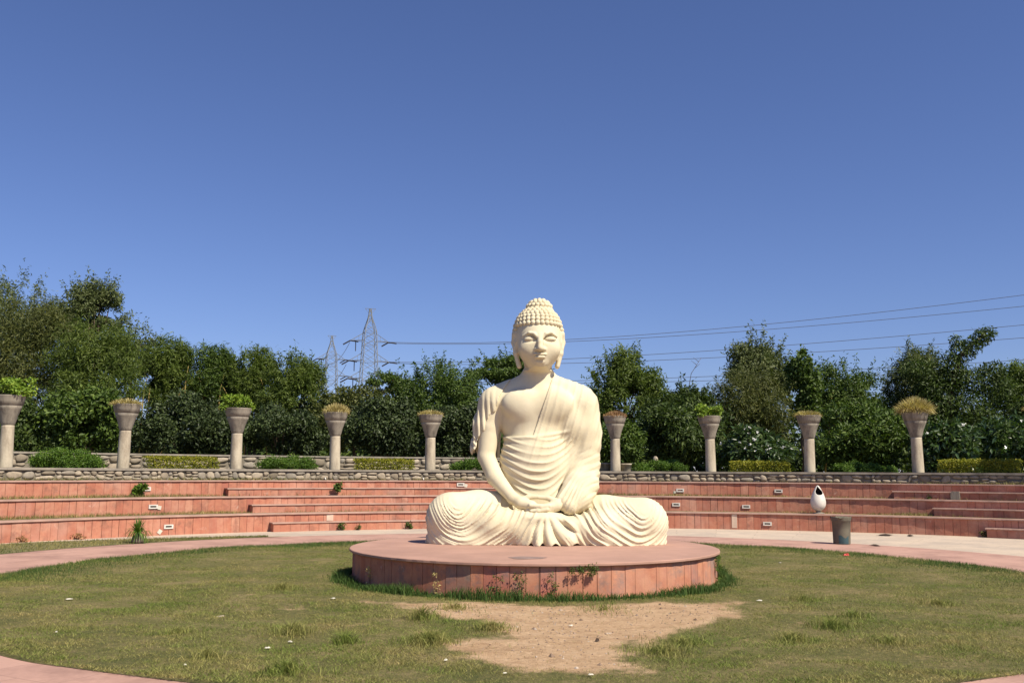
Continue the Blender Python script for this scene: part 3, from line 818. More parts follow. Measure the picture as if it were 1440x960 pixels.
# arm at the left of the picture, bare
B.chain([(-.72, 1.2, 2.28), (-.825, 1.12, 1.9), (-.875, 1.05, 1.40)], [.26, .185, .145], .03)
B.chain([(-.875, 1.05, 1.40), (-.72, .80, 1.06), (-.42, .52, .72)], [.145, .14, .09], .03)
# hands laid in the lap: palm, four fingers and a thumb each
B.chain([(-.42, .52, .72), (-.30, .42, .65), (-.12, .36, .61)], [.095, .09, .085], .04)
for i, (y0, L) in enumerate(((.44, .30), (.385, .33), (.33, .31), (.28, .25))):
    B.chain([(-.14, y0, .615), (.02, y0 - .015, .60), (-.10 + L, y0, .615)], [.04, .038, .03], .018)
B.chain([(-.30, .44, .70), (-.17, .45, .745), (-.02, .44, .75)], [.05, .042, .032], .02)
B.chain([(.38, .50, .68), (.28, .42, .62), (.12, .36, .555)], [.1, .09, .08], .04)
for i, (y0, L) in enumerate(((.44, .28), (.385, .31), (.33, .29), (.28, .23))):
    B.chain([(.12, y0, .56), (-.02, y0 - .02, .535), (.10 - L, y0 - .01, .53)], [.04, .038, .03], .018)
B.chain([(.28, .44, .68), (.15, .45, .73), (.0, .44, .745)], [.05, .042, .032], .02)
body_d = B.d.copy()
sculpt(B, 'body', ST)

# ---- hair: cap, topknot and rows of curls
mb = MB()
def ico(mb, c, r, n=8, m=5, ax=None):
    V = []; F = []
    for j in range(m + 1):
        f = j / m * math.pi
        for k in range(n):
            a = 2 * math.pi * k / n; V.append((c[0] + r * math.sin(f) * math.cos(a), c[1] + r * math.sin(f) * math.sin(a), c[2] + r * math.cos(f)))
    for j in range(m):
        for k in range(n): F.append((j * n + k, (j + 1) * n + k, (j + 1) * n + (k + 1) % n, j * n + (k + 1) % n))
    mb.add(V, F, True)
def dome(mb, c, r, f0, f1, n=40, m=14):
    V = []; F = []
    for j in range(m + 1):
        f = f0 + (f1 - f0) * j / m
        for k in range(n):
            a = 2 * math.pi * k / n; V.append((c[0] + r[0] * math.sin(f) * math.cos(a), c[1] + r[1] * math.sin(f) * math.sin(a), c[2] + r[2] * math.cos(f)))
    for j in range(m):
        for k in range(n): F.append((j * n + k, (j + 1) * n + k, (j + 1) * n + (k + 1) % n, j * n + (k + 1) % n))
    mb.add(V, F, True)
hc, hr = (0.0, 1.11, 3.50), (.405, .48, .475)
dome(mb, hc, hr, 0.02, 1.15)
for j in range(16):
    f = 0.36 + j * 0.152
    if f > 2.3: break
    circ = 2 * math.pi * 0.44 * math.sin(f); n = max(6, int(circ / 0.083))
    for k in range(n):
        a = 2 * math.pi * (k + 0.5 * (j % 2)) / n
        x_, y_, z_ = hr[0] * math.sin(f) * math.cos(a), hr[1] * math.sin(f) * math.sin(a), hr[2] * math.cos(f)
        front = -math.sin(a)                       # 1 towards the face
        lim = 0.135 if front > 0.55 else 0.135 - 0.30 * (0.55 - front) / 0.55 if front > 0 else -0.42
        side_clear = abs(x_) > .30 and -.22 < y_ < 0.02 and z_ < -0.02
        if z_ < lim or side_clear: continue
        ico(mb, (hc[0] + x_, hc[1] + y_, hc[2] + z_), 0.048 * random.uniform(.93, 1.06))
uc, ur = (0.02, 1.14, 3.93), (.205, .22, .17)
dome(mb, uc, ur, 0.02, 2.0, 28, 10)
for j in range(5):
    f = 0.0 + j * 0.40
    n = max(1, int(2 * math.pi * .22 * math.sin(f) / 0.08))
    for k in range(n):
        a = 2 * math.pi * (k + 0.5 * (j % 2)) / n
        ico(mb, (uc[0] + ur[0] * math.sin(f) * math.cos(a), uc[1] + ur[1] * math.sin(f) * math.sin(a), uc[2] + ur[2] * math.cos(f)), 0.047)
mb.build('hair', M['statue'], ST)

# ---- upper robe: a cloth shell over body and arms, cut along its edges
U = Field(B.lo, B.lo + (B.n - 1) * B.h, B.h); U.n = B.n; U.ax = B.ax; U.d = cloth_d.copy()
# hanging sleeves and drapes that widen the cloth beyond the body
U.chain([(.76, 1.18, 2.25), (.82, 1.15, 1.85), (.845, 1.1, 1.60)], [.265, .225, .205], .06)
U.chain([(.81, 1.05, 1.36), (.80, .98, 1.1), (.74, .88, .78)], [.19, .19, .195], .06)
U.chain([(.80, .80, .95), (.66, .60, .70), (.50, .46, .60)], [.18, .17, .12], .06)
U.chain([(-.73, 1.21, 2.29), (-.86, 1.20, 1.92), (-.945, 1.18, 1.54)], [.268, .215, .165], .05)
U.ell((.50, 1.16, 1.40), (.26, .28, .75), .10)
U.ell((.58, 1.10, 1.95), (.22, .26, .35), .10)
X, Y, Z = U.ax[0][:, None, None], U.ax[1][None, :, None], U.ax[2][None, None, :]
tap = sstep(2.83, 2.66, Z)
shell = U.d - 0.026 * tap + 0.012 * (1 - tap)
# region A: wrap below the waist band, and everything right of the diagonal hem
hemx = -0.07 + (Z - 1.78) * 0.315 + 0.02 * (Z - 2.3)
band = 1.75 + 0.105 * (X + .6) - 0.05 * (1 - ((X + .03) / .6) ** 2)
rA = np.minimum(Z - band, 9.0)                              # below the band
rA = np.maximum(rA, -(X + 0.625 + np.clip(1.2 - Z, -.1, .5) * -.5) )        # not on the bare arm
rB = np.maximum(hemx - X, np.maximum(Z - 2.815 + 0.25 * (.36 - X), Z - 2.85))  # right of the diagonal
regA = np.minimum(rA, rB)
Yb = Y + 0 * X
back = 1.30 - Y                                             # back is wholly covered
regA = np.minimum(regA, np.maximum(back, Z - 2.80 + 0 * X))
# keep the right neck free
# region C: drape over the other shoulder
edge = np.interp(U.ax[2], [1.3, 1.48, 1.56, 1.66, 1.80, 1.84, 2.1, 2.16, 2.4, 2.6, 2.78, 2.95], [-1.16, -1.10, -1.04, -1.03, -.97, -.90, -.83, -.72, -.665, -.55, -.43, -.33]).astype(np.float32)[None, None, :]
rC = np.maximum(X - edge, 1.40 + 0.35 * (X + 1.15) - Z)
rC = np.maximum(rC, Z - 2.765)
reg = np.minimum(regA, rC)
# folds
xx = X + 0.03
sag = 0.50 * xx ** 2 + 0.9 * np.maximum(xx - .1, 0) ** 2 - 0.14 * xx
lev = Z - sag * (1.0 + 0.5 * sstep(1.7, .8, Z))
wob = 0.03 * np.sin(X * 5 + Z * 3)
belly = sstep(1.80, 1.66, Z) * sstep(.80, .45, X) * sstep(1.25, .95, Y)
fb = ridge((lev + wob) * math.pi / 0.128) * 0.026 + fold((lev * 1.0 + wob * 1.4) * math.pi / 0.059 + 1.0) * 0.009 * sstep(0, -.5, X)
diag = (X - 0.315 * (Z - 1.75)) + 0.04 * (Z - 1.75) ** 2
sh = sstep(-.05, .02, X - hemx) * sstep(1.0, 1.75, Z)
fd = ridge(diag * math.pi / 0.135) * 0.012 + fold(diag * math.pi / 0.06 + 2) * 0.003
arm = sstep(.58, .74, X) * sstep(1.62, 1.35, Z)
fa = fold((Z - 0.85 * (X - .6) + 0.35 * Y + .04 * np.sin(X * 9 + Z * 4)) * math.pi / 0.15) * 0.018 + fold((Z - 0.7 * (X - .6) + .04 * np.sin(X * 7)) * math.pi / 0.075) * 0.007
dr = sstep(-.62, -.78, X) * sstep(1.2, 1.5, Z)
fc = fold((X + 0.10 * (Z - 2.2) - .25 * (Y - 1.2)) * math.pi / 0.105) * 0.05 * sstep(2.65, 1.9, Z)
rim = np.exp(-(np.abs(X - hemx) / .03) ** 2) * 0.004 * sstep(1.7, 1.85, Z) * sstep(2.7, 2.5, Z) + np.exp(-((Z - band + .03) / .03) ** 2) * 0.016 * sstep(-.68, -.5, X) * sstep(.62, .4, X) * (Y < 1.2)
nz = .75 + .3 * np.sin(X * 4.1 + Z * 7.3) + .25 * np.sin(X * 7.7 - Z * 5.1 + 1)
shell = shell - belly * fb * nz - sh * fd * (1 - arm) - arm * fa - dr * fc - rim
U.d = np.maximum(shell, reg).astype(np.float32)
U.d = np.maximum(U.d, -(cloth_d + 0.035))                    # hollow: only the cloth
sculpt(U, 'upper_robe', ST)
del B, U, shell, fb, fd, fa, fc, rim, reg, regA, rA, rB, rC, sh, arm, dr, belly, lev, diag, body_d, cloth_d

# ---- lower robe: crossed legs under cloth
Lf = Field((-2.05, -0.12, -0.04), (2.35, 1.95, 1.06), 0.0145)
Lf.ell((0.05, 1.15, .40), (.85, .58, .50), .1)
Lf.chain([(-.45, 1.0, .50), (-1.0, .80, .47), (-1.42, .62, .41)], [.34, .36, .405], .1)
Lf.chain([(.45, 1.0, .44), (1.1, .80, .40), (1.70, .62, .345)], [.33, .36, .395], .1)
Lf.chain([(-1.42, .60, .36), (-.75, .42, .30), (.15, .36, .22)], [.38, .30, .24], .12)
Lf.chain([(1.70, .60, .31), (1.0, .42, .24), (.1, .36, .18)], [.37, .29, .22], .12)
Lf.ell((-1.05, .66, .02), (.80, .54, .34), .12)
Lf.ell((1.25, .66, .0), (.84, .54, .32), .12)
Lf.ell((.12, .50, .0), (.62, .50, .38), .14)
Lf.ell((.0, .42, .42), (.40, .30, .10), .10)
X, Y, Z = Lf.ax[0][:, None, None], Lf.ax[1][None, :, None], Lf.ax[2][None, None, :]
front = sstep(1.25, .8, Y)
def ufold(cx, cz, al, A, A2, sgn):
    dx, dz = (X - cx) * sgn, (Z - cz)                      # dx grows towards the middle of the figure
    px, pz = dx * math.cos(al) + dz * math.sin(al), -dx * math.sin(al) + dz * math.cos(al)
    k = A2 + (A - A2) * sstep(-.15, .25, px)
    q = np.sqrt((px * k) ** 2 + pz ** 2 + 1e-4)
    return q + 0.020 * np.sin(dx * 4.3 + 1.0 * sgn) + 0.012 * np.sin(dx * 9 + dz * 6)
qL = ufold(-1.32, .74, 0.30, .80, 1.5, 1)
qR = ufold(1.68, .66, 0.30, .72, 1.5, -1)
def legfold(q, dx, s_):
    n1 = np.sin(X * 3.1 + Z * 5.3 + s_) + np.sin(X * 5.7 - Z * 3.9 + 2 * s_); n2 = np.sin(X * 2.3 - Z * 7.1 + 3 * s_) + np.sin(X * 8.1 + Z * 2.7)
    qq = q + .018 * np.sin(q * 13 + s_) + .010 * n1
    big = ridge(qq * math.pi / .100) * (0.021 + .009 * n1)
    fine = fold((qq + .02 * n2) * math.pi / .047 + 1.3) * (0.009 + .005 * n2)
    mid = ridge((qq * 1.12 + .05 * dx) * math.pi / .073 + s_) * (0.011 - .008 * n1)
    return (big + fine + mid) * sstep(.08, .24, q)
low = sstep(.82, .55, Z)
kneeL = 0.55 + 0.45 * sstep(-1.75, -1.35, X); kneeR = 0.55 + 0.45 * sstep(2.05, 1.65, X)
wl = sstep(.08, -.14, X); wr = sstep(.26, .5, X)
dL = legfold(qL, X, 0.7) * wl * low * front * kneeL
dR = legfold(qR, -X, 2.9) * wr * low * front * kneeR
# fan of pleats falling from the crossed ankles
fx, fz = X - .09, .56 - Z
ang = np.arctan2(fx, fz + .04)
fanw = sstep(-.22, -.04, X) * sstep(.72, .42, X)
rad = np.sqrt(fx ** 2 + fz ** 2)
ff = fold(ang * (7.5) + .35 * np.sin(ang * 3 + 1) + .5 * np.sin(rad * 6)) * (0.015 + 0.11 * sstep(.1, .62, rad)) * sstep(.5, .36, Z)
Lf.d = Lf.d - dL - dR - ff * fanw * sstep(.62, .35, Y)
# wavy hem: the floor line lifts a little between pleats
hem = 0.012 + 0.045 * np.clip(np.sin(X * 26 + 1.5 * np.sin(X * 7)), 0, 1) * sstep(-.55, -.1, X) * sstep(1.0, .5, X) * (Y < .35)
Lf.d = np.maximum(Lf.d, (hem - 0.02 - Z)).astype(np.float32)
sculpt(Lf, 'lower_robe', ST)
del Lf, dL, dR, ff, qL, qR

# ------------------------------------------------------------------ foliage builders
def leaf_cloud(C, Rd, n, L, W, up=0.35, droop=0.3, shell=0.55, rnd=0.8, wts=None):
    """rhombic folded leaves spread through clumps; C centres (m,3), Rd radii (m,3)"""
    C = np.asarray(C, float); Rd = np.asarray(Rd, float)
    if Rd.ndim == 1: Rd = np.repeat(Rd[:, None], 3, 1)
    w = (Rd.prod(1) ** (2 / 3)) if wts is None else wts
    i = rng.choice(len(C), n, p=w / w.sum())
    d = rng.normal(size=(n, 3)); d /= np.linalg.norm(d, axis=1)[:, None]
    t_ = shell + (1 - shell) * rng.uniform(0, 1, n) ** 0.7
    t_ *= 1 + 0.18 * rng.normal(size=n)
    P = C[i] + Rd[i] * d * t_[:, None]
    nrm = d * 0.7 + rng.normal(size=(n, 3)) * rnd + np.array([0, 0, up]); nrm /= np.linalg.norm(nrm, axis=1)[:, None]
    tip = rng.normal(size=(n, 3)) + d * 0.7 + np.array([0, 0, -droop]); tip -= (tip * nrm).sum(1)[:, None] * nrm; tip /= np.linalg.norm(tip, axis=1)[:, None]
    sd = np.cross(nrm, tip)
    l = L * rng.uniform(0.6, 1.3, n)[:, None]; ww = W * rng.uniform(0.7, 1.25, n)[:, None]
    V = np.stack([P, P + tip * l * .5 + sd * ww * .5 + nrm * ww * .15, P + tip * l, P + tip * l * .5 - sd * ww * .5 + nrm * ww * .15], 1).reshape(-1, 3)
    return V
def leaves(name, V, mat, parent, loc):
    n = len(V) // 4
    o = npmesh(name, V - np.asarray(loc), np.arange(n * 4).reshape(n, 4), mat, parent)
    return o

TZ = 1.55   # level of the planted terrace
def env_pts(c, r, m, inner=0.35, low=-0.75):
    P = []
    while len(P) < m:
        d = rng.normal(size=3); d /= np.linalg.norm(d)
        if d[2] < low: continue
        q = rng.uniform(inner, 1.0) ** 0.6
        P.append(np.array(c) + np.array(r) * d * q)
    return np.array(P)

def tree(name, label, cat, u0, u1, vt, vb, Y, kind, mat, n, L, W, clumps=26, cr=0.26, bark='bark', group='trees behind the amphitheatre', depth=0.7, trunk_u=None, stems=1, canes=0, crooked=0.3):
    """crown filling columns u0..u1 from v=vt (top) to v=vb (bottom) at distance Y"""
    a, b = at(u0, (vt + vb) / 2, Y), at(u1, (vt + vb) / 2, Y)
    top, bot = at((u0 + u1) / 2, vt, Y).z, at((u0 + u1) / 2, vb, Y).z
    cx = (a.x + b.x) / 2; rx = abs(b.x - a.x) / 2; rz = (top - bot) / 2; cz = (top + bot) / 2
    ry = max(rx * depth, 1.0)
    bx = cx if trunk_u is None else at(trunk_u, vb, Y).x
    T = thing(name, (bx, Y, TZ), label, cat, group); loc = np.array(T.location)
    rm = min(rx, rz)
    C = env_pts((cx, Y, cz), (rx * .82, ry * .82, rz * .84), clumps)
    R = np.stack([rm * cr * rng.uniform(.7, 1.5, clumps)] * 3, 1); R[:, 2] *= {'flat': 0.45, 'round': .85, 'feather': 1.15, 'tall': 1.3}[kind]; R[:, :2] *= {'flat': 1.5, 'round': 1.05, 'feather': .95, 'tall': .85}[kind]
    n = int(n * 1.45); L *= 1.15; W *= 1.25
    V = leaf_cloud(C, R, n, L, W, droop={'flat': .1, 'round': .3, 'feather': .7, 'tall': .6}[kind], shell=.25 if kind == 'feather' else .5)
    # loose sprigs breaking the outline
    m = clumps * 2
    S_ = env_pts((cx, Y, cz), (rx, ry, rz), m, .88, -.3)
    tl = np.linspace(0, 1, 4)[None, :, None]; dirs = S_ - np.array([cx, Y, cz]); dirs /= np.linalg.norm(dirs, axis=1)[:, None]; dirs[:, 2] += .6
    S_ = (S_[:, None] + dirs[:, None] * tl * rm * rng.uniform(.1, .34, m)[:, None, None] - dirs[:, None] * .1 * rm).reshape(-1, 3)
    rr_ = np.tile(rm * np.array([.085, .07, .05, .03]), m)
    V2 = leaf_cloud(S_, np.stack([rr_, rr_, rr_ * 1.3], 1), n // 5, L * .9, W, shell=.1, droop=.1)
    leaves('crown', np.concatenate([V, V2]), mat, T, loc)
    mb = MB(); h0 = bot - TZ + rz * .6
    for s_ in range(stems):
        off = (s_ - (stems - 1) / 2) * rx * .35
        pts = []; x_, y_ = 0.0 + off * .3, 0.0
        tgt = np.array([cx - bx + off, 0, cz + rz * .35 - TZ])
        r0 = max(0.07, 0.022 * (top - TZ)) / math.sqrt(stems)
        for k in range(7):
            f = k / 6; pts.append((x_ + (tgt[0] - x_) * f + random.uniform(-1, 1) * crooked * .25 * (k > 0), random.uniform(-.2, .2) * crooked, tgt[2] * f - 0.1 * (k == 0)))
        mb.tube(pts, [r0 * (1.25 if k == 0 else 1) * (1 - .75 * k / 6) for k in range(7)], 7)
        for k in range(min(9, clumps)):
            q = C[rng.integers(len(C))] - loc; f = random.uniform(.35, .9); i = int(f * 6)
            p0 = Vector(pts[i]); p2 = Vector(q); p1 = p0.lerp(p2, .5) + Vector((0, 0, -.15 * rz * random.random()))
            mb.tube([p0, p1, p2], [r0 * .4 * (1 - f * .5), r0 * .25, r0 * .08], 5)
    mb.build('trunk', M[bark], T)
    if canes:
        for k in range(canes):
            mb = MB(); f = (k + .5) / canes; px = (cx - bx) + rx * (1.5 * f - .75) + random.uniform(-.2, .2); zt = cz - TZ + rz * random.uniform(-.25, .35)
            ln = random.uniform(-.5, .5)
            yy = -ry * random.uniform(.35, .8)
            mb.tube([(px - ln * .5, yy * .5, 0), (px, yy, zt * .55), (px + ln * .25, yy * 1.04, zt * .85), (px + ln, yy, zt)], [.04, .036, .03, .012], 6)
            mb.build('cane', M['cane'], T)
    return T

def bush(name, label, cat, u0, u1, vt, vb, Y, mat, n, L, W, clumps=22, cr=.34, group=None, flowers=0, depth=.8, droop=.3, zb=None):
    a, b = at(u0, vb, Y), at(u1, vb, Y); top = at((u0 + u1) / 2, vt, Y).z; bot = at((u0 + u1) / 2, vb, Y).z if zb is None else zb
    cx, rx = (a.x + b.x) / 2, abs(b.x - a.x) / 2; rz = (top - bot) / 2; cz = (top + bot) / 2; ry = min(max(rx * depth, .5), 2.2)
    T = thing(name, (cx, Y, bot), label, cat, group); loc = np.array(T.location)
    C = env_pts((cx, Y, cz), (rx * .84, ry * .84, rz * .8), clumps, .4, -1)
    rm = min(rx, rz) * cr
    R = np.stack([rm * rng.uniform(.7, 1.4, clumps)] * 3, 1); R[:, :2] *= 1.15
    V = leaf_cloud(C, R, int(n * 1.3), L * 1.05, W * 1.1, droop=droop, shell=.45)
    leaves('foliage', V, mat, T, loc)
    mb = MB()
    for k in range(min(12, clumps)):
        q = Vector(C[k] - loc); mb.tube([(q.x * .15, q.y * .15, -.05), (q.x * .5, q.y * .5, q.z * .55), q], [.05, .03, .01], 5)
    mb.build('stem', M['bark'], T)
    for k in range(flowers):
        q = C[rng.integers(len(C))] + R[0] * np.array([random.uniform(-1, 1), -random.uniform(.5, 1.1), random.uniform(0, 1.1)])
        F = q + rng.normal(size=(1, 3)) * .03
        fl = leaf_cloud(F, np.full((1, 3), .035), 9, .07, .055, up=.8).reshape(-1, 4, 3)
        fl -= (fl[:, :1] - F) * .96                       # petals share one heart
        o = npmesh('flower', fl.reshape(-1, 3) - loc, np.arange(36).reshape(9, 4), M['petal'], T)
    return T

# trees, far to near, left to right
TR = tree
TR('eucalyptus_tree', 'tall olive eucalyptus with spreading clumped crown at the far left edge', 'tree', -80, 104, 386, 520, 52, 'round', M['f_euc'], 9000, .17, .05, 24, .27, 'bark_pale')
TR('eucalyptus_tree', 'tall eucalyptus with round crown on bare dark trunk standing highest at the left', 'tree', 80, 180, 386, 500, 50, 'round', M['f_euc'], 9500, .17, .05, 30, .21, trunk_u=130, stems=2)
TR('eucalyptus_tree', 'thin olive eucalyptus below and right of the tallest round crowned one', 'tree', 144, 226, 450, 560, 50, 'round', M['f_euc'], 5200, .16, .05, 20, .26, trunk_u=185)
TR('casuarina_tree', 'soft brownish green feathery tree filling the far left behind the planters', 'tree', -50, 112, 415, 620, 43, 'feather', M['f_olive'], 22000, .2, .03, 34, .30)
TR('casuarina_tree', 'soft feathery green tree with blurred outline under the tall eucalyptus', 'tree', 58, 205, 456, 620, 42, 'feather', M['f_feather'], 20000, .2, .03, 32, .30)
TR('bamboo_clump', 'tall bamboo clump with bright yellow canes left of the leafy planter', 'bamboo', 186, 285, 472, 600, 46, 'tall', M['f_feather'], 12500, .22, .035, 26, .28, stems=3, canes=5)
TR('bamboo_clump', 'bamboo clump with a few yellow canes above the leafy left planter', 'bamboo', 262, 345, 488, 600, 46.5, 'tall', M['f_mid'], 11000, .22, .035, 24, .28, stems=3, canes=4)
TR('bamboo_clump', 'lower bamboo clump with thin tops left of the power pylons', 'bamboo', 318, 392, 488, 600, 46, 'tall', M['f_feather'], 9000, .22, .035, 22, .28, stems=3, canes=3)
TR('feathery_tree', 'light green feathery tree just left of the smaller power pylon', 'tree', 362, 462, 490, 620, 45, 'feather', M['f_feather'], 15000, .17, .04, 28, .28)
TR('rusty_tree', 'rust tinged dark tree in front of the power pylons', 'tree', 432, 566, 540, 650, 43, 'round', M['f_olive'], 13000, .15, .06, 28, .28)
TR('acacia_tree', 'broad green acacia with ragged top left of the statue', 'tree', 545, 690, 505, 640, 44, 'feather', M['f_mid'], 21000, .15, .045, 40, .25)
TR('acacia_tree', 'small acacia branch crown reaching left towards the larger pylon', 'tree', 516, 574, 520, 560, 44.5, 'flat', M['f_mid'], 1700, .14, .045, 12, .3, trunk_u=600)
TR('acacia_tree', 'flat topped acacia rising just behind the statue\'s shoulder', 'tree', 652, 772, 494, 550, 50, 'flat', M['f_mid'], 6500, .16, .05, 24, .3, trunk_u=700)
TR('feathery_tree', 'round topped dark feathery tree right of the statue\'s shoulder', 'tree', 824, 934, 490, 640, 45, 'feather', M['f_feather'], 17000, .17, .045, 32, .26)
TR('mango_tree', 'low dark broadleaf tree between two round topped trees right of the statue', 'tree', 905, 1016, 542, 650, 43, 'round', M['f_dark'], 14000, .2, .06, 30, .28)
TR('eucalyptus_tree', 'grey green eucalyptus with the highest round crown right of the statue', 'tree', 1020, 1116, 466, 600, 48, 'round', M['f_euc'], 10500, .17, .05, 26, .28)
TR('casuarina_tree', 'soft brownish feathery tree in front of the right hand eucalyptus', 'tree', 996, 1120, 520, 640, 43, 'feather', M['f_olive'], 15000, .2, .03, 30, .3)
TR('ivy_trunk', 'narrow dark column of ivy on a tall trunk right of the eucalyptus', 'tree', 1106, 1150, 490, 620, 43.5, 'tall', M['f_mid'], 3800, .15, .08, 16, .6)
TR('acacia_tree', 'acacia with yellowish twigs behind the second planter from the right', 'tree', 1128, 1252, 508, 640, 45, 'round', M['f_mid'], 14500, .15, .045, 34, .25, canes=4)
TR('bamboo_clump', 'drooping grey green bamboo behind the tallest dry grass planter', 'bamboo', 1240, 1338, 482, 630, 45, 'tall', M['f_euc'], 13000, .22, .035, 30, .27, stems=3)
# creeper covered snag leaning to the upper right
T = thing('creeper_snag', at(1330, 640, 43) * 1.0, 'dark creeper covered dead trunk leaning to the upper right', 'tree', 'trees behind the amphitheatre'); T.location.z = TZ
C = np.array([at(u, v, 43) for u, v in ((1290, 520), (1305, 545), (1300, 575), (1335, 512), (1350, 498), (1366, 486), (1380, 474), (1387, 468), (1340, 530), (1365, 535), (1330, 560), (1360, 575), (1395, 520), (1402, 545), (1330, 600), (1380, 600), (1345, 480), (1290, 600))])
R = np.array([[.6, .8, .5], [.7, .8, .6], [.8, .9, .8], [.6, .6, .5], [.5, .5, .45], [.45, .5, .4], [.45, .4, .35], [.4, .35, .3], [.8, .8, .6], [.9, .8, .6], [.9, 1, .8], [1, 1, .8], [.6, .7, .35], [.7, .8, .6], [1, 1, .9], [1, 1, .9], [.3, .3, .3], [.8, .9, .8]])
leaves('crown', leaf_cloud(C, R, 17000, .18, .07, droop=.6), M['f_dark'], T, np.array(T.location))
mb = MB(); P_ = [Vector(p) - T.location for p in (at(1330, 640, 43), at(1335, 560, 43), at(1350, 500, 43), at(1387, 466, 43))]
mb.tube(P_, [.22, .17, .12, .05], 7); mb.build('trunk', M['bark'], T)
TR('feathery_tree', 'pale feathery tree at the right edge behind the plumeria bushes', 'tree', 1392, 1500, 505, 640, 46, 'feather', M['f_feather'], 13000, .18, .045, 28, .27)
TR('acacia_tree', 'dark acacia just outside the right edge above the last planter', 'tree', 1425, 1540, 520, 650, 42, 'round', M['f_dark'], 9000, .15, .05, 26, .27)
# thin bare twig against the sky right of the statue
T = thing('bare_sapling', (at(972, 640, 44).x, 44, TZ), 'thin bare twig poking above the trees right of the statue', 'sapling')
mb = MB(); p = [Vector(q) - T.location for q in (at(965, 640, 44), at(966, 560, 44), at(972, 525, 44), at(986, 503, 44))]
mb.tube(p, [.03, .02, .014, .007], 5)
for f in (.35, .55, .75): 
    q = p[2].lerp(p[3], f); mb.tube([q, q + Vector((.25 * random.choice((-1, 1)), 0, .2))], [.015, .006], 4)
mb.build('trunk', M['bark'], T)
# far belt of wood closing the view between the trees
n = 70; C = []; R = []
for k in range(n):
    u = -420 + k * 33; v = 585 + 22 * math.sin(k * 1.7) + random.uniform(-12, 12)
    if 440 < u < 560: v = 610
    p = at(u, 655, 72 + random.uniform(-4, 4)); tz = at(u, v, p.y).z
    for q in range(3): C.append((p.x + random.uniform(-1, 1), p.y, TZ + (tz - TZ) * (q + .6) / 3)); R.append((1.5, 1.5, (tz - TZ) * .26))
for k in range(150):                              # low undergrowth below the trees
    u = -520 + k * 17; p = at(u, 655, 52 + random.uniform(-3, 3)); C.append((p.x, p.y, TZ + random.uniform(.3, 1.6))); R.append((1.3, .8, .9))
V = leaf_cloud(np.array(C), np.array(R), 95000, .40, .22, shell=.3)
tag(leaves('distant_wood', V, M['f_dark'], None, (0, 0, 0)), 'far dark wood closing the gaps between the trees', 'wood', kind='stuff')

# shrubs behind the wall
DK = 'shrubs behind the planters'
B_ = bush
B_('broadleaf_shrub', 'dark shrub behind the leftmost planter under the feathery trees', 'shrub', -40, 70, 560, 655, 36, M['f_dark'], 8000, .16, .08, 24, .36, DK)
B_('broadleaf_shrub', 'tall shrub with bright glossy leaves left of the second planter', 'shrub', 62, 172, 535, 650, 36.5, M['f_mid'], 10500, .19, .10, 28, .33, DK)
B_('rounded_shrub', 'big olive green rounded shrub between the second and third planters', 'shrub', 176, 345, 556, 650, 37, M['f_shrub'], 17000, .14, .07, 40, .3, DK)
B_('rounded_shrub', 'olive rounded shrub sloping down right of the leafy third planter', 'shrub', 322, 465, 572, 645, 38, M['f_shrub'], 13000, .14, .07, 34, .32, DK)
B_('rounded_shrub', 'round olive shrub in front of the rusty tree left of the statue', 'shrub', 470, 605, 552, 650, 39, M['f_shrub'], 14000, .14, .07, 36, .31, DK)
B_('rounded_shrub', 'dark shrub beside the statue\'s left sleeve behind the fifth planter', 'shrub', 588, 704, 566, 650, 39, M['f_shrub'], 11000, .14, .07, 30, .33, DK)
B_('rounded_shrub', 'dark shrub close behind the statue\'s right sleeve', 'shrub', 826, 908, 590, 660, 37, M['f_mid'], 6500, .15, .07, 22, .36, DK)
B_('ficus_shrub', 'dark drooping ficus behind the leafy planter right of the statue', 'shrub', 888, 1022, 560, 660, 37.5, M['f_dark'], 13500, .2, .07, 34, .32, DK, droop=.9)
B_('plumeria_bush', 'plumeria with clusters of white flowers between two right hand planters', 'shrub', 1008, 1124, 602, 660, 35.5, M['f_gloss'], 5600, .24, .08, 26, .36, DK, flowers=46)
B_('laurel_bush', 'light leaved bush between the second planter from the right and the tall grass planter', 'shrub', 1140, 1290, 560, 662, 36, M['f_mid'], 13500, .19, .07, 36, .31, DK)
B_('plumeria_bush', 'glossy plumeria right of the tall dry grass planter', 'shrub', 1286, 1386, 592, 664, 34, M['f_gloss'], 5600, .28, .09, 26, .36, DK, flowers=4)
B_('plumeria_bush', 'glossy plumeria at the right edge of the terrace', 'shrub', 1368, 1480, 588, 664, 34.5, M['f_gloss'], 6200, .28, .09, 26, .36, DK, flowers=3)

# low mounds and clipped hedges just behind the wall
MD = 'groundcover mounds on the terrace'; HG = 'clipped hedges on the terrace'
def wall_y(u, dr=1.2):
    a = az_of(u, RW + dr); return SC[1] + (RW + dr) * math.cos(a)
for u0, u1, vt, lab in ((33, 150, 634, 'wide bright green mound right of the leftmost planter'), (358, 456, 641, 'green mound right of the leafy third planter'), (627, 700, 645, 'green mound beside the statue\'s left sleeve'),
                        (886, 978, 648, 'bright green mound right of the two pots'), (1166, 1268, 651, 'low green mound left of the tall dry grass planter'), (-90, 4, 640, 'green mound at the far left edge of the terrace')):
    um = (u0 + u1) / 2; Y = wall_y(um, 1.3); n = int((u1 - u0) * 70)
    B_('groundcover_mound', lab, 'plant', u0, u1, vt, 662, Y, M['f_bright'], int(n * 1.7), .05, .026, int((u1 - u0) / 2.2), .5, MD, zb=TZ - .05)
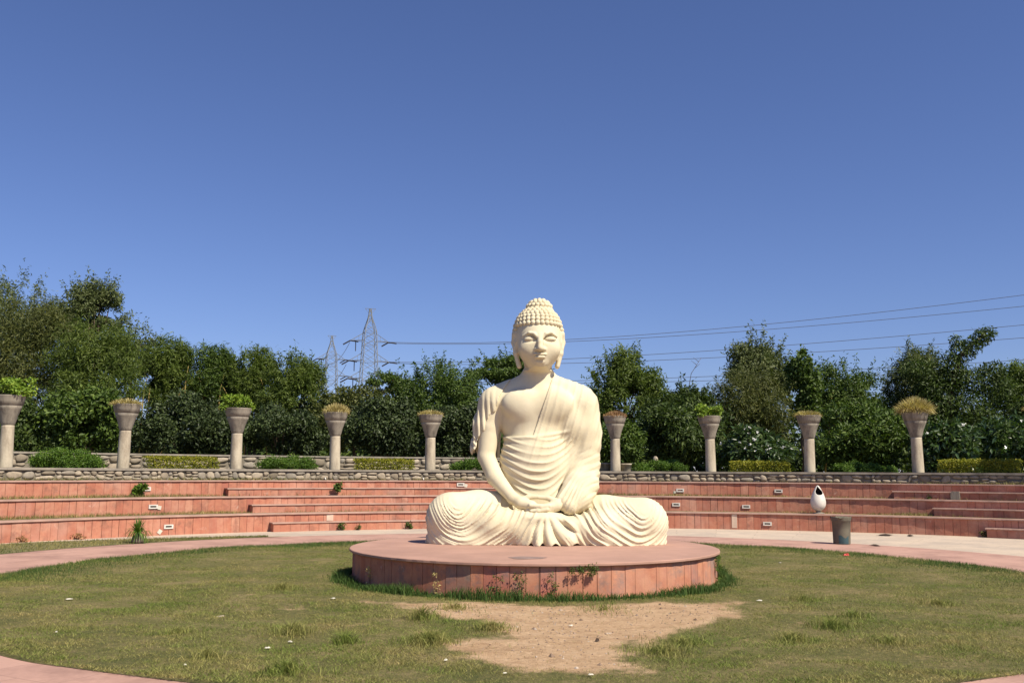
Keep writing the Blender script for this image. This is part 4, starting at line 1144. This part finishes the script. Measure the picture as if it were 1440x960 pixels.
for u0, u1, vt, lab in ((206, 304, 644, 'clipped yellow green hedge between the second and third planters'), (498, 581, 647, 'clipped yellow green hedge left of the fifth planter'),
                        (1029, 1109, 650, 'clipped hedge below the white flowered plumeria'), (1325, 1430, 648, 'clipped yellow hedge at the right edge')):
    um = (u0 + u1) / 2; Y = wall_y(um, 1.0); a_, b_ = at(u0, 655, Y).x, at(u1, 655, Y).x; top = at(um, vt, Y).z
    az = az_of(um, RW + 1.0)
    T = thing('clipped_hedge', ((a_ + b_) / 2, Y, TZ), lab, 'hedge', HG, -az); w = (b_ - a_); hgt = top - TZ
    n = int(w * 2600); P3 = np.stack([rng.uniform(-w / 2, w / 2, n), rng.uniform(-.28, .28, n), rng.uniform(0, hgt, n)], 1)
    face = rng.integers(0, 3, n); P3[face == 0, 1] = -.28; P3[face == 1, 2] = hgt
    P3 += rng.normal(size=P3.shape) * .018
    P3[:, 2] += .03 * vnoise(P3[:, 0] * 3, P3[:, 1] * 3, 51)
    leaves('foliage', leaf_cloud(P3, np.full((n, 3), .012), n, .055, .035, wts=np.ones(n)), M['f_hedge'], T, (0, 0, 0))
    for k in range(int(w / .5)):
        x_ = -w / 2 + .25 + k * .5; mb = MB(); mb.tube([(x_, 0, 0), (x_ + .05, .02, hgt * .9)], [.018, .008], 5); mb.build('stem', M['bark'], T)


# ------------------------------------------------------------------ concrete funnel planters
PG = 'tall concrete funnel planters along the wall'
pm = MB(); pm.lathe([(.185, 0), (.178, .05), (.165, 1.02), (.163, 1.07)], 24)
bm_ = MB(); bm_.lathe([(.166, 1.07), (.172, 1.075), (.19, 1.14), (.235, 1.30), (.30, 1.46), (.335, 1.535), (.325, 1.545), (.325, 1.553), (.345, 1.56), (.375, 1.67), (.40, 1.775), (.405, 1.785), (.405, 1.80), (.365, 1.80), (.35, 1.74)], 28, cap=False)
sm_ = MB(); sm_.lathe([(.37, 1.735), (.02, 1.75)], 20)
proto = None
def dry_plume(loc, n, hmin, hmax, spread, mat, name, label, group):
    r = np.sqrt(rng.uniform(0, 1, n)) * .36; a = rng.uniform(0, 2 * np.pi, n); x, y = np.cos(a) * r, np.sin(a) * r
    h = rng.uniform(hmin, hmax, n) * (1 - .55 * (r / .36) ** 2); out = spread * (r / .36) * rng.uniform(.4, 1.3, n) * (hmax ** .5)
    ld = a + rng.normal(size=n) * .6; th = rng.uniform(0, 6.28, n); w = .011
    dx, dy = np.cos(th) * w, np.sin(th) * w
    mx, my = x + np.cos(ld) * out * .4, y + np.sin(ld) * out * .4; tx, ty = x + np.cos(ld) * out, y + np.sin(ld) * out
    fall = np.where(rng.uniform(0, 1, n) < .3, rng.uniform(-.25, .4, n), 1.0)
    z0 = np.full(n, 0.0)
    V = np.stack([np.stack([x - dx, y - dy, z0], 1), np.stack([x + dx, y + dy, z0], 1), np.stack([mx + dx, my + dy, h * .65], 1), np.stack([mx - dx, my - dy, h * .65], 1), np.stack([tx, ty, h * fall], 1)], 1).reshape(-1, 3)
    b = np.arange(n)[:, None] * 5; F = np.concatenate([b + [[0, 1, 2]], b + [[0, 2, 3]], b + [[3, 2, 4]]])
    o = npmesh(name, V, F, mat); o.location = loc
    return tag(o, label, 'plant', group)
PLANT = 'plants growing in the funnel planters'
PL = [(15, 556, 'leaf', 'funnel planter at the left edge, full of green leaves', 'green leafy plant in the planter at the left edge'),
      (178, 568, 'low', 'funnel planter second from the left, rim fringed with short dry grass', 'short dry straw grass spilling over the second planter from the left'),
      (335, 574, 'leaf', 'grey streaked funnel planter third from the left with leafy plant', 'fresh green leafy plant in the third planter from the left'),
      (473, 580, 'dome', 'funnel planter fourth from the left under a dome of dry grass', 'domed tuft of dry grass in the fourth planter from the left'),
      (606, 583, 'low', 'funnel planter with pale stained bowl just left of the statue', 'low dry grass in the planter just left of the statue'),
      (865, 585, 'rust', 'funnel planter just right of the statue beside the pots', 'rusty dry grass in the planter just right of the statue'),
      (998, 585, 'leaf', 'funnel planter right of the statue topped by a compact green plant', 'compact lime green plant in the planter right of the statue'),
      (1136, 584, 'low', 'funnel planter with low dry grass above the egg shaped bin', 'low dry grass in the planter above the egg shaped bin'),
      (1287, 580, 'big', 'funnel planter carrying the largest dome of dry grass', 'largest bushy dome of dry grass, in the second planter from the right edge'),
      (1462, 575, 'low', 'funnel planter cut off by the right edge', 'dry grass in the planter cut off by the right edge')]
for i, (u, v, k, lab, pl) in enumerate(PL):
    Y = wall_y(u, .68); p = at(u, v, Y); sc = (p.z - ZW + .03) / 1.8
    sc = min(max(sc, .92), 1.12)
    loc = Vector((p.x, Y, ZW - .03 - (1.8 * sc - (p.z - ZW + .03))))
    T = thing('funnel_planter', loc, lab, 'planter', PG, random.uniform(0, 6.28)); T.scale = (random.uniform(.95, 1.0),) * 2 + (sc,); T.rotation_euler = (random.uniform(-.012, .012), random.uniform(-.018, .018), random.uniform(0, 6.28))
    if proto is None:
        proto = [pm.build('column', M['column'], T), bm_.build('bowl', M['bowl'], T), sm_.build('soil', M['soil'], T)]
    else:
        for q in proto:
            c = q.copy(); COL.objects.link(c); c.parent = T
    top = Vector((p.x, Y, p.z - .05))
    if k == 'leaf':
        m = 22; C = np.stack([rng.uniform(-.36, .36, m), rng.uniform(-.3, .3, m), rng.uniform(.05, .36, m)], 1)
        if i == 0: C[:, 0] += .06; C[:, 2] *= 1.35
        o = leaves('leafy_plant', leaf_cloud(C, np.full((m, 3), .11), 1700, .08, .055, up=.7, droop=.4), M['f_lime'], None, (0, 0, 0)); o.location = top
        tag(o, pl, 'plant', PLANT)
    else:
        hm, sp, n = {'low': (.26, .30, 1100), 'dome': (.42, .2, 1900), 'rust': (.28, .14, 1100), 'big': (.62, .40, 3200)}[k]
        dry_plume(top, n, hm * .45, hm, sp, M['f_rust' if k == 'rust' else 'f_dry'], 'dry_grass_tuft', pl, PLANT)

# ------------------------------------------------------------------ pots, bins, litter, weeds
def pot(u, v, Yd, r0, r1, h_, mat, label):
    Y = wall_y(u, Yd); p = at(u, v, Y)
    T = thing('flower_pot', (p.x, Y, TZ + .01), label, 'pot', 'pots on the terrace')
    mb = MB(); mb.lathe([(r0, 0), (r1 * .97, h_ - .05), (r1, h_ - .05), (r1, h_), (r1 - .035, h_), (r1 - .05, h_ - .06)], 24, cap=False); mb.build('bowl', mat, T)
    mb = MB(); mb.lathe([(r1 - .04, h_ - .06), (.01, h_ - .05)], 16); mb.build('soil', M['soil'], T)
pot(880, 655, .95, .15, .20, .36, M['column'], 'pale tapered pot beside the planter right of the statue')
pot(851, 655, 1.1, .17, .21, .38, M['bowl'], 'dark pot between the statue\'s sleeve and the planter')
p = at(922, 658, wall_y(922, 3.2))
T = thing('stone_stub', (p.x, p.y, TZ), 'small pale stone stub standing behind the green mound', 'stone')
mb = MB(); mb.lathe([(.13, 0), (.11, .2), (.07, .3), (.06, .42), (.085, .5), (.08, .6), (.03, .66)], 14, wob=lambda t_, z: .12 * math.sin(2 * t_ + 5 * z)); mb.build('body', M['column'], T)

# grey block on the middle tread
r = R_FOOT + 2 * DR - .25; a = az_of(1342, r); p = pol(r, a, Z2)
T = thing('stone_block', p, 'small dark grey stone block sitting on the right hand tread', 'stone', rz=-a)
mb = MB(); mb.box((0, 0, .10), (.24, .18, .2)); mb.box((.01, 0, .215), (.19, .14, .03)); mb.build('block', M['bowl'], T)

# white egg shaped litter bin
def egg_r(z):                                   # radius of the egg at height 0..1
    return .5 * (max(0, z * (1 - z)) ** .5) * 1.28 * (1.22 - .78 * z ** 1.1)
r = R_FOOT + .50; a = az_of(1149, r); p = pol(r, a, Z1)
T = thing('egg_bin', p, 'white egg shaped litter bin with a dark teardrop opening on the tread', 'litter bin', rz=-a)
H_ = .74; zb = .07
mb = MB(); N, Mz = 72, 72; V = []; Fo = []; Fi = []
for sgn, sc in ((1, 1.0), (0, .93)):
    for j in range(Mz + 1):
        z = j / Mz
        for k in range(N):
            th = 2 * math.pi * k / N
            V.append((egg_r(z) * H_ * sc * math.cos(th) * .98, egg_r(z) * H_ * sc * math.sin(th) * .98, zb + H_ * (.5 + (z - .5) * (1 if sgn else .96))))
def hole(j, k):
    z = (j + .5) / Mz; th = 2 * math.pi * (k + .5) / N
    x_, y_ = egg_r(z) * math.cos(th), egg_r(z) * math.sin(th)
    if y_ > 0: return False
    zz = (z - .62) / .36; 
    if not 0 < zz < 1: return False
    half = .155 * math.sin(math.pi * min(1, zz ** .62)) ** .9 * (1 - zz * .35)
    return abs(x_ - .055 + .09 * (zz - .3)) < half
off = N * (Mz + 1); inner = []; rimf = []
HL = {(j, k): hole(j, k) for j in range(Mz) for k in range(N)}
for (j, k), hh in HL.items():
    k2 = (k + 1) % N; q = (j * N + k, j * N + k2, (j + 1) * N + k2, (j + 1) * N + k)
    if hh: continue
    Fo.append(q); inner.append(tuple(i + off for i in q[::-1]))
    for (dj, dk, e) in ((-1, 0, (q[0], q[1])), (1, 0, (q[2], q[3])), (0, 1, (q[1], q[2])), (0, -1, (q[3], q[0]))):
        if HL.get((j + dj, (k + dk) % N), False): rimf.append((e[1], e[0], e[0] + off, e[1] + off))
mb.add(V, Fo + rimf, True); mb.build('shell', M['white'], T)
mb = MB(); mb.add(V, inner, True); mb.build('lining', M['dark'], T)
mb = MB(); mb.lathe([(.17, 0), (.17, .02), (.07, .035), (.06, .09), (.13, .12)], 20); mb.build('foot', M['bowl'], T)

# weathered concrete bin
p = gnd(1184, 764)
T = thing('concrete_bin', (p.x, p.y, 0), 'weathered cylindrical concrete bin with broken rim and teal stain on the paving', 'litter bin')
mb = MB(); n = 40
prof = [(.19, 0), (.193, .04), (.20, .30), (.212, .515), (.218, .52), (.222, .535), (.232, .60), (.234, .625), (.205, .625), (.19, .5), (.17, .06)]
mb.lathe(prof, n, cap=False)
V = mb.v
for i in range(len(V)):                          # chipped rim towards the camera
    x_, y_, z_ = V[i]; th = math.atan2(y_, x_)
    if z_ > .6: V[i] = (x_, y_, z_ - .035 * max(0, math.sin(th * 3 + 1.2)) ** 3 - .012 * math.sin(th * 11) ** 2)
mb.build('drum', M['bin'], T)
mb = MB(); mb.lathe([(.18, .06), (.01, .05)], 20); mb.build('floor', M['dark'], T)
mb = MB(); W_ = []; F_ = []
m = 12
for i in range(m + 1):
    th = math.radians(-128 + 68 * i / m); top = .17 + .035 * math.sin(i * .55 + .6)
    for z_ in (.004, top): rr = .197 + .004 * (z_ / .2); W_.append((rr * math.cos(th), rr * math.sin(th), z_))
for i in range(m): F_.append((2 * i, 2 * i + 2, 2 * i + 3, 2 * i + 1))
mb.add(W_, F_, True); mb.build('teal_patch', M['teal'], T)

# small fan palm growing from a pale swollen base by the left verge
p = gnd(193, 763)
T = thing('palm_plant', (p.x, p.y, 0), 'small spiky palm with pale pebbly base at the edge of the left path', 'plant')
mb = MB(); mb.lathe([(.11, 0), (.13, .04), (.12, .11), (.08, .17), (.04, .2)], 18, wob=lambda t_, z: .12 * math.sin(5 * t_ + z * 40) + .08 * math.sin(9 * t_)); mb.build('base', M['bark_pale'], T)
V = []; F = []
for k in range(170):
    th = random.uniform(0, 6.28); el = random.uniform(-.1, 1.4); L = random.uniform(.26, .44); w = .010
    d = Vector((math.cos(th) * math.cos(el), math.sin(th) * math.cos(el), math.sin(el))); s_ = d.cross(Vector((0, 0, 1))).normalized() * w
    b0 = Vector((0, 0, .2)); m_ = b0 + d * L * .6; t_ = b0 + d * L - Vector((0, 0, .16 * (1.4 - el)))
    b = len(V); V += [b0 - s_ * .5, b0 + s_ * .5, m_ + s_, m_ - s_, t_]; F += [(b, b + 1, b + 2), (b, b + 2, b + 3), (b + 3, b + 2, b + 4)]
npmesh('fronds', [tuple(q) for q in V], F, M['f_bright'], T)

def weed(u, v, z, rr, w, h_, n, L, mat, label, name='weed'):
    if rr is None: p = gnd(u, v, z)
    else: a_ = az_of(u, rr); p = pol(rr, a_, z)
    m = 10; C = np.stack([rng.uniform(-w, w, m) * .7, rng.uniform(-.08, .08, m), rng.uniform(.12, .9, m) * h_], 1)
    T = thing(name, p, label, 'weed', 'weeds growing from the stone joints')
    leaves('foliage', leaf_cloud(C, np.full((m, 3), min(w, h_) * .35), n, L, L * .55, up=.4), mat, T, (0, 0, 0))
    mb = MB()
    for k in range(4): mb.tube([(C[k][0] * .2, 0, -.02), tuple(C[k])], [.008, .004], 4)
    mb.build('stem', M['bark'], T)
weed(199, 697, Z2, R_FOOT + 2 * DR - .1, .15, .36, 420, .10, M['f_bright'], 'leafy green weed in front of a step light on the top left tier')
weed(476, 682, Z2 + .1, R_FOOT + 2 * DR - .42, .10, .26, 200, .09, M['f_mid'], 'small dark weed on the top tier left of the statue')
weed(483, 737, 0, R_FOOT - .34, .10, .2, 130, .06, M['f_mid'], 'small weed at the foot of the stairs left of the statue')
weed(506, 737, 0, R_FOOT - .34, .09, .13, 90, .05, M['f_olive'], 'tiny brownish weed beside the small stair weed')
weed(577, 735, 0, R_FOOT - .34, .09, .22, 130, .06, M['f_mid'], 'weed at the stair foot close to the statue\'s left knee')
weed(40, 762, 0, R_FOOT - .06, .2, .12, 120, .06, M['f_rust'], 'dry brown weed at the foot of the far left tier')
weed(115, 757, 0, R_FOOT - .06, .24, .12, 140, .06, M['f_rust'], 'dry brown weed at the tier foot left of the small palm')
weed(1380, 749, 0, R_FOOT - .06, .16, .16, 130, .06, M['f_olive'], 'weed at the tier foot beside the far right stair ledge')
weed(1312, 701, Z2, R_FOOT + 2 * DR - .15, .3, .1, 150, .06, M['f_dark'], 'dark low weed on the right hand tread')
# weeds climbing the platform cladding and hanging from its edge
for a_, z0, h_, w, n, mt, lab in ((-28, 0, .30, .05, 90, 'f_dry', 'dry sprig against the left part of the platform'), (-11, 0, .30, .07, 150, 'f_mid', 'leafy weed in a platform joint left of centre'),
                             (-5, .05, .28, .06, 110, 'f_mid', 'weed sprig climbing the platform beside the centre joint'), (3.5, .04, .30, .07, 170, 'f_mid', 'tallest weed climbing the dark slabs of the platform front'),
                             (-55, .0, .34, .05, 70, 'f_dry', 'dry stalk against the shaded left side of the platform'), (70, 0, .42, .1, 320, 'f_bright', 'tall green grass clump at the right end of the platform')):
    a = math.radians(180 - a_); p = Vector((PC[0] + 2.83 * math.sin(a), PC[1] + 2.83 * math.cos(a), z0))
    m = 8; C = np.stack([rng.uniform(-w, w, m), rng.uniform(-.03, .01, m), rng.uniform(.05, 1, m) * h_], 1)
    T = thing('weed', p, lab, 'weed', 'weeds growing from the stone joints', -a + math.pi)
    leaves('foliage', leaf_cloud(C, np.full((m, 3), .035), n, .036, .012, up=.2), M[mt], T, (0, 0, 0))
    mb = MB()
    for k in range(4): mb.tube([(C[k][0] * .3, 0, 0), tuple(C[k])], [.004, .002], 4)
    mb.build('stem', M['bark'], T)
a = math.radians(180 - 11); p = Vector((PC[0] + 2.86 * math.sin(a), PC[1] + 2.86 * math.cos(a), HP - .03))
m = 12; C = np.stack([rng.uniform(-.2, .2, m), rng.uniform(-.02, .0, m), rng.uniform(-.11, .0, m)], 1)
T = thing('creeper', p, 'small creeper hanging over the platform edge right of centre', 'weed', 'weeds growing from the stone joints', -a + math.pi)
leaves('foliage', leaf_cloud(C, np.full((m, 3), .035), 420, .032, .012, up=.1, droop=.9), M['f_mid'], T, (0, 0, 0))

# litter on the lawn and debris on the paving
def scrap(u, v, w, d, label, mat, name='paper_scrap', h_=.02, cat='litter', grp='scraps of litter'):
    p = gnd(u, v); mb = MB(); n = 5; V = []; F = []
    for j in range(n):
        for i in range(n): V.append(((i / (n - 1) - .5) * w * random.uniform(.8, 1.1), (j / (n - 1) - .5) * d * random.uniform(.6, 1.15), h_ * (.1 + random.uniform(0, 1)) * (0 if i in (0, n - 1) or j in (0, n - 1) else 1)))
    for j in range(n - 1):
        for i in range(n - 1): b = j * n + i; F.append((b, b + 1, b + n + 1, b + n))
    mb.add(V, F, False)
    o = mb.build(name, mat); o.location = (p.x, p.y, p.z + (lawn_z(np.array([p.x]), np.array([p.y]))[0] if math.hypot(p.x - PC[0], p.y - PC[1]) < R_LAWN else -.012) + (.028 if cat != 'debris' else .02)); o.rotation_euler = (0, 0, random.uniform(0, 3))
    tag(o, label, cat, grp)
for u, v, w, lab in ((97, 846, .14, 'flat white scrap of paper on the left of the lawn'), (376, 912, .09, 'crumpled white scrap on the lawn near the front path'), (408, 904, .08, 'small white scrap beside the tall tuft on the lawn'),
                     (260, 940, .06, 'white scrap lying near the front edge of the lawn'), (627, 934, .07, 'white scrap in the grass below the bare patch'), (831, 951, .07, 'bright white scrap at the front end of the bare earth'),
                     (468, 845, .1, 'pale scrap on the grass left of the platform'), (710, 949, .06, 'tiny white scrap in front of the bare earth'), (1097, 793, .12, 'white scrap on the lawn right of the platform'),
                     (1068, 847, .12, 'pale scrap right of the bare earth patch'), (803, 882, .09, 'pale pink scrap on the middle of the bare earth'), (79, 892, .05, 'tiny white fleck near the left front path')):
    scrap(u, v, w * .6, w * .4, lab, M['paper'], h_=.012)
scrap(1190, 783, .13, .1, 'red scrap on the lawn edge below the concrete bin', mat_simple('red_wrapper', (.5, .05, .04), .5), 'wrapper', .05)
mdeb = mat_simple('dark_leaf_litter', (.06, .04, .03), .9)
for u, v, w, d, lab in ((1246, 752, .5, .35, 'dark heap of debris on the cream paving at the right'), (1280, 753, .35, .12, 'thin trail of debris beside the dark heap on the paving'), (1231, 767, .3, .1, 'dark stick lying where paving meets the pink path'), (840, 902, .05, .03, 'dark twig on the bare earth')):
    scrap(u, v, w, d, lab, mdeb, 'debris', .028, 'debris', 'dark debris on the ground')
# white drain spouts at the foot of the low wall
for u in (457, 595):
    r = RW - .02; a = az_of(u, r); p = pol(r, a, Z3)
    T = thing('drain_spout', p, 'short white drain spout at the wall foot, ' + ('left one below the domed planter' if u < 500 else 'right one below the planter beside the statue'), 'pipe', 'white drain spouts', -a)
    mb = MB(); mb.tube([(0, .03, .06), (0, -.07, .06), (0, -.09, .03), (0, -.09, 0)], .022, 8); mb.build('pipe', M['white'], T)

# ------------------------------------------------------------------ power pylons and wires
def pylon(u, vtop, Y, arms, label, topw=1.2):
    top = at(u, vtop, Y); H = top.z
    T = thing('power_pylon', (top.x, Y, 0), label, 'pylon', 'steel lattice power pylons'); T.rotation_euler.z = .35
    def hw(z):                                    # half width of the tower body
        return float(np.interp(z / H, [0, .45, .70, .86, .90, .955, 1.0], [3.8, 2.0, 1.55, 1.3, .9, .3, .2]))
    mb = MB(); lv = [0, .14, .26, .36, .44, .51, .57, .63, .68, .73, .78, .82, .86, .90, .94, .97, 1.0]
    q = lambda i, s: Vector((s[0] * hw(lv[i] * H), s[1] * hw(lv[i] * H), lv[i] * H))
    S4 = [(-1, -1), (1, -1), (1, 1), (-1, 1)]
    for i in range(len(lv) - 1):
        for k in range(4):
            mb.tube([q(i, S4[k]), q(i + 1, S4[k])], .085, 4, False)
            mb.tube([q(i, S4[k]), q(i + 1, S4[(k + 1) % 4])], .045, 4, False); mb.tube([q(i, S4[(k + 1) % 4]), q(i + 1, S4[k])], .045, 4, False)
            if i % 2: mb.tube([q(i + 1, S4[k]), q(i + 1, S4[(k + 1) % 4])], .045, 4, False)
    mb.tube([(-topw, 0, H), (topw, 0, H)], .06, 4, False)
    for sx in (-1, 1): mb.tube([(sx * topw, 0, H), (0, 0, H - 1.4)], .04, 4, False)
    mb.build('tower', M['steel'], T)
    for v, half in arms:
        z = at(u, v, Y).z
        for s in (-1, 1):
            am = MB(); tip = Vector((s * half, 0, z)); w = hw(z)
            for sy in (-1, 1): am.tube([(s * w, sy * w, z + .1), tip], .075, 4, False)
            am.tube([(s * hw(z + 1.9), 0, z + 1.9), tip], .075, 4, False)
            for f in (.35, .7): am.tube([Vector((s * (w + (half - w) * f), 0, z)), Vector((s * (w + (half - w) * f), 0, z + 1.9 * (1 - f)))], .035, 4, False)
            a_ = am.build('cross_arm', M['steel'], T)
            for e, r_ in ((Vector((1.7, -.5, -.25)), .15), (Vector((-1.5, .5, -.9)), .15)):
                ins = MB(); ins.tube([tip, tip + e], r_, 6, False); ins.build('insulator', M['insul'], a_)
            if s < 0:
                ins = MB(); p0 = tip + Vector((1.2, 0, -.1)); ins.tube([p0, p0 + Vector((0, 0, -2.2))], .10, 6, False); ins.build('insulator', M['insul'], a_)
pylon(521, 434, 210, ((480, 4.3), (508, 4.5), (533, 4.7)), 'larger steel lattice pylon left of the statue')
pylon(467, 472, 262, ((505, 3.9), (528, 4.2), (552, 4.4)), 'smaller more distant pylon left of the larger one')
WL = 'overhead power wires'
WI = [((545, 481), (1000, 463), (1440, 415.5), 'topmost power wire rising to the right edge'), ((546, 482.5), (1000, 469), (1440, 431), 'second power wire from the top, close under the topmost'),
      ((549, 509), (1000, 493), (1440, 457), 'third power wire from the top at the right edge'), ((549, 510.5), (1000, 503), (1440, 475), 'fourth power wire passing just above the treetops'),
      ((552, 536), (1000, 529), (1440, 506), 'fifth wire, mostly hidden by the right hand trees'), ((552, 537), (1000, 535), (1440, 518), 'lowest wire, mostly hidden by the right hand trees')]
for pa, pb, pc, lab in WI:
    A_, Z_ = at(pa[0], pa[1], 209), at(1440, 500, 100)
    def hp(u):                                    # point on the plan line of the wire in column u
        dx, dy, _ = ray(u, 500); ex, ey = Z_.x - A_.x, Z_.y - A_.y
        s = (A_.x * dy - A_.y * dx) / (ex * -dy + ey * dx); return s, A_.y + ey * s
    ts = []; zs = []
    for u, v in (pa, pb, pc):
        s, Y = hp(u); ts.append(s); zs.append(at(u, v, Y).z)
    co_ = np.polyfit(ts, zs, 2); mb = MB(); pts = []
    for k in range(41):
        s = 1.5 * k / 40; pts.append((A_.x + (Z_.x - A_.x) * s, A_.y + (Z_.y - A_.y) * s, float(np.polyval(co_, s))))
    mb.tube(pts, [.055 - .040 * k / 40 for k in range(41)], 5)
    o = mb.build('power_wire', M['wire'], None, A_); tag(o, lab, 'wire', WL)
for pa, pb in (((492, 481), (462, 512)), ((487, 512), (455, 545))):
    A_, Z_ = at(pa[0], pa[1], 210), at(pb[0], pb[1], 262); mb = MB()
    mb.tube([A_.lerp(Z_, k / 12) - Vector((0, 0, 6 * (k / 12) * (1 - k / 12))) for k in range(13)], .05, 5)
    o = mb.build('power_wire', M['wire'], None, A_); tag(o, ('upper' if pa[1] < 490 else 'lower') + ' wire slung between the two pylons', 'wire', WL)

# pebbles and crumbs of earth on the worn patch
n = 520; a = rng.uniform(0, 6.28, 6 * n); r = np.sqrt(rng.uniform(0, 1, 6 * n)) * 3.4
x, y = .5 + r * np.cos(a), 10.2 + r * np.sin(a); k = dirt_at(x, y) > .75; x, y = x[k][:n], y[k][:n]; n = len(x)
base_ = np.array([(1, 0, 0), (0, 1, 0), (-1, 0, 0), (0, -1, 0), (0, 0, .8), (0, 0, -.5)]); fc_ = np.array([(0, 1, 4), (1, 2, 4), (2, 3, 4), (3, 0, 4), (1, 0, 5), (2, 1, 5), (3, 2, 5), (0, 3, 5)])
sz = rng.uniform(.004, .013, n) * (1 + 1.2 * (rng.uniform(0, 1, n) > .94))
V = (base_[None] * (1 + .35 * rng.normal(size=(n, 6, 1)).clip(-1, 1)) * sz[:, None, None]) + np.stack([x, y, lawn_z(x, y) + .013], 1)[:, None]
o = npmesh('pebbles', V.reshape(-1, 3), (np.arange(n)[:, None, None] * 6 + fc_[None]).reshape(-1, 3), mat_foliage('pebble_grey_brown', [(0, (.14, .09, .055)), (.6, (.32, .23, .16)), (1, (.5, .42, .34))], trans=0.0))
tag(o, 'small pebbles and crumbs of earth on the bare patch', 'pebbles', kind='stuff')
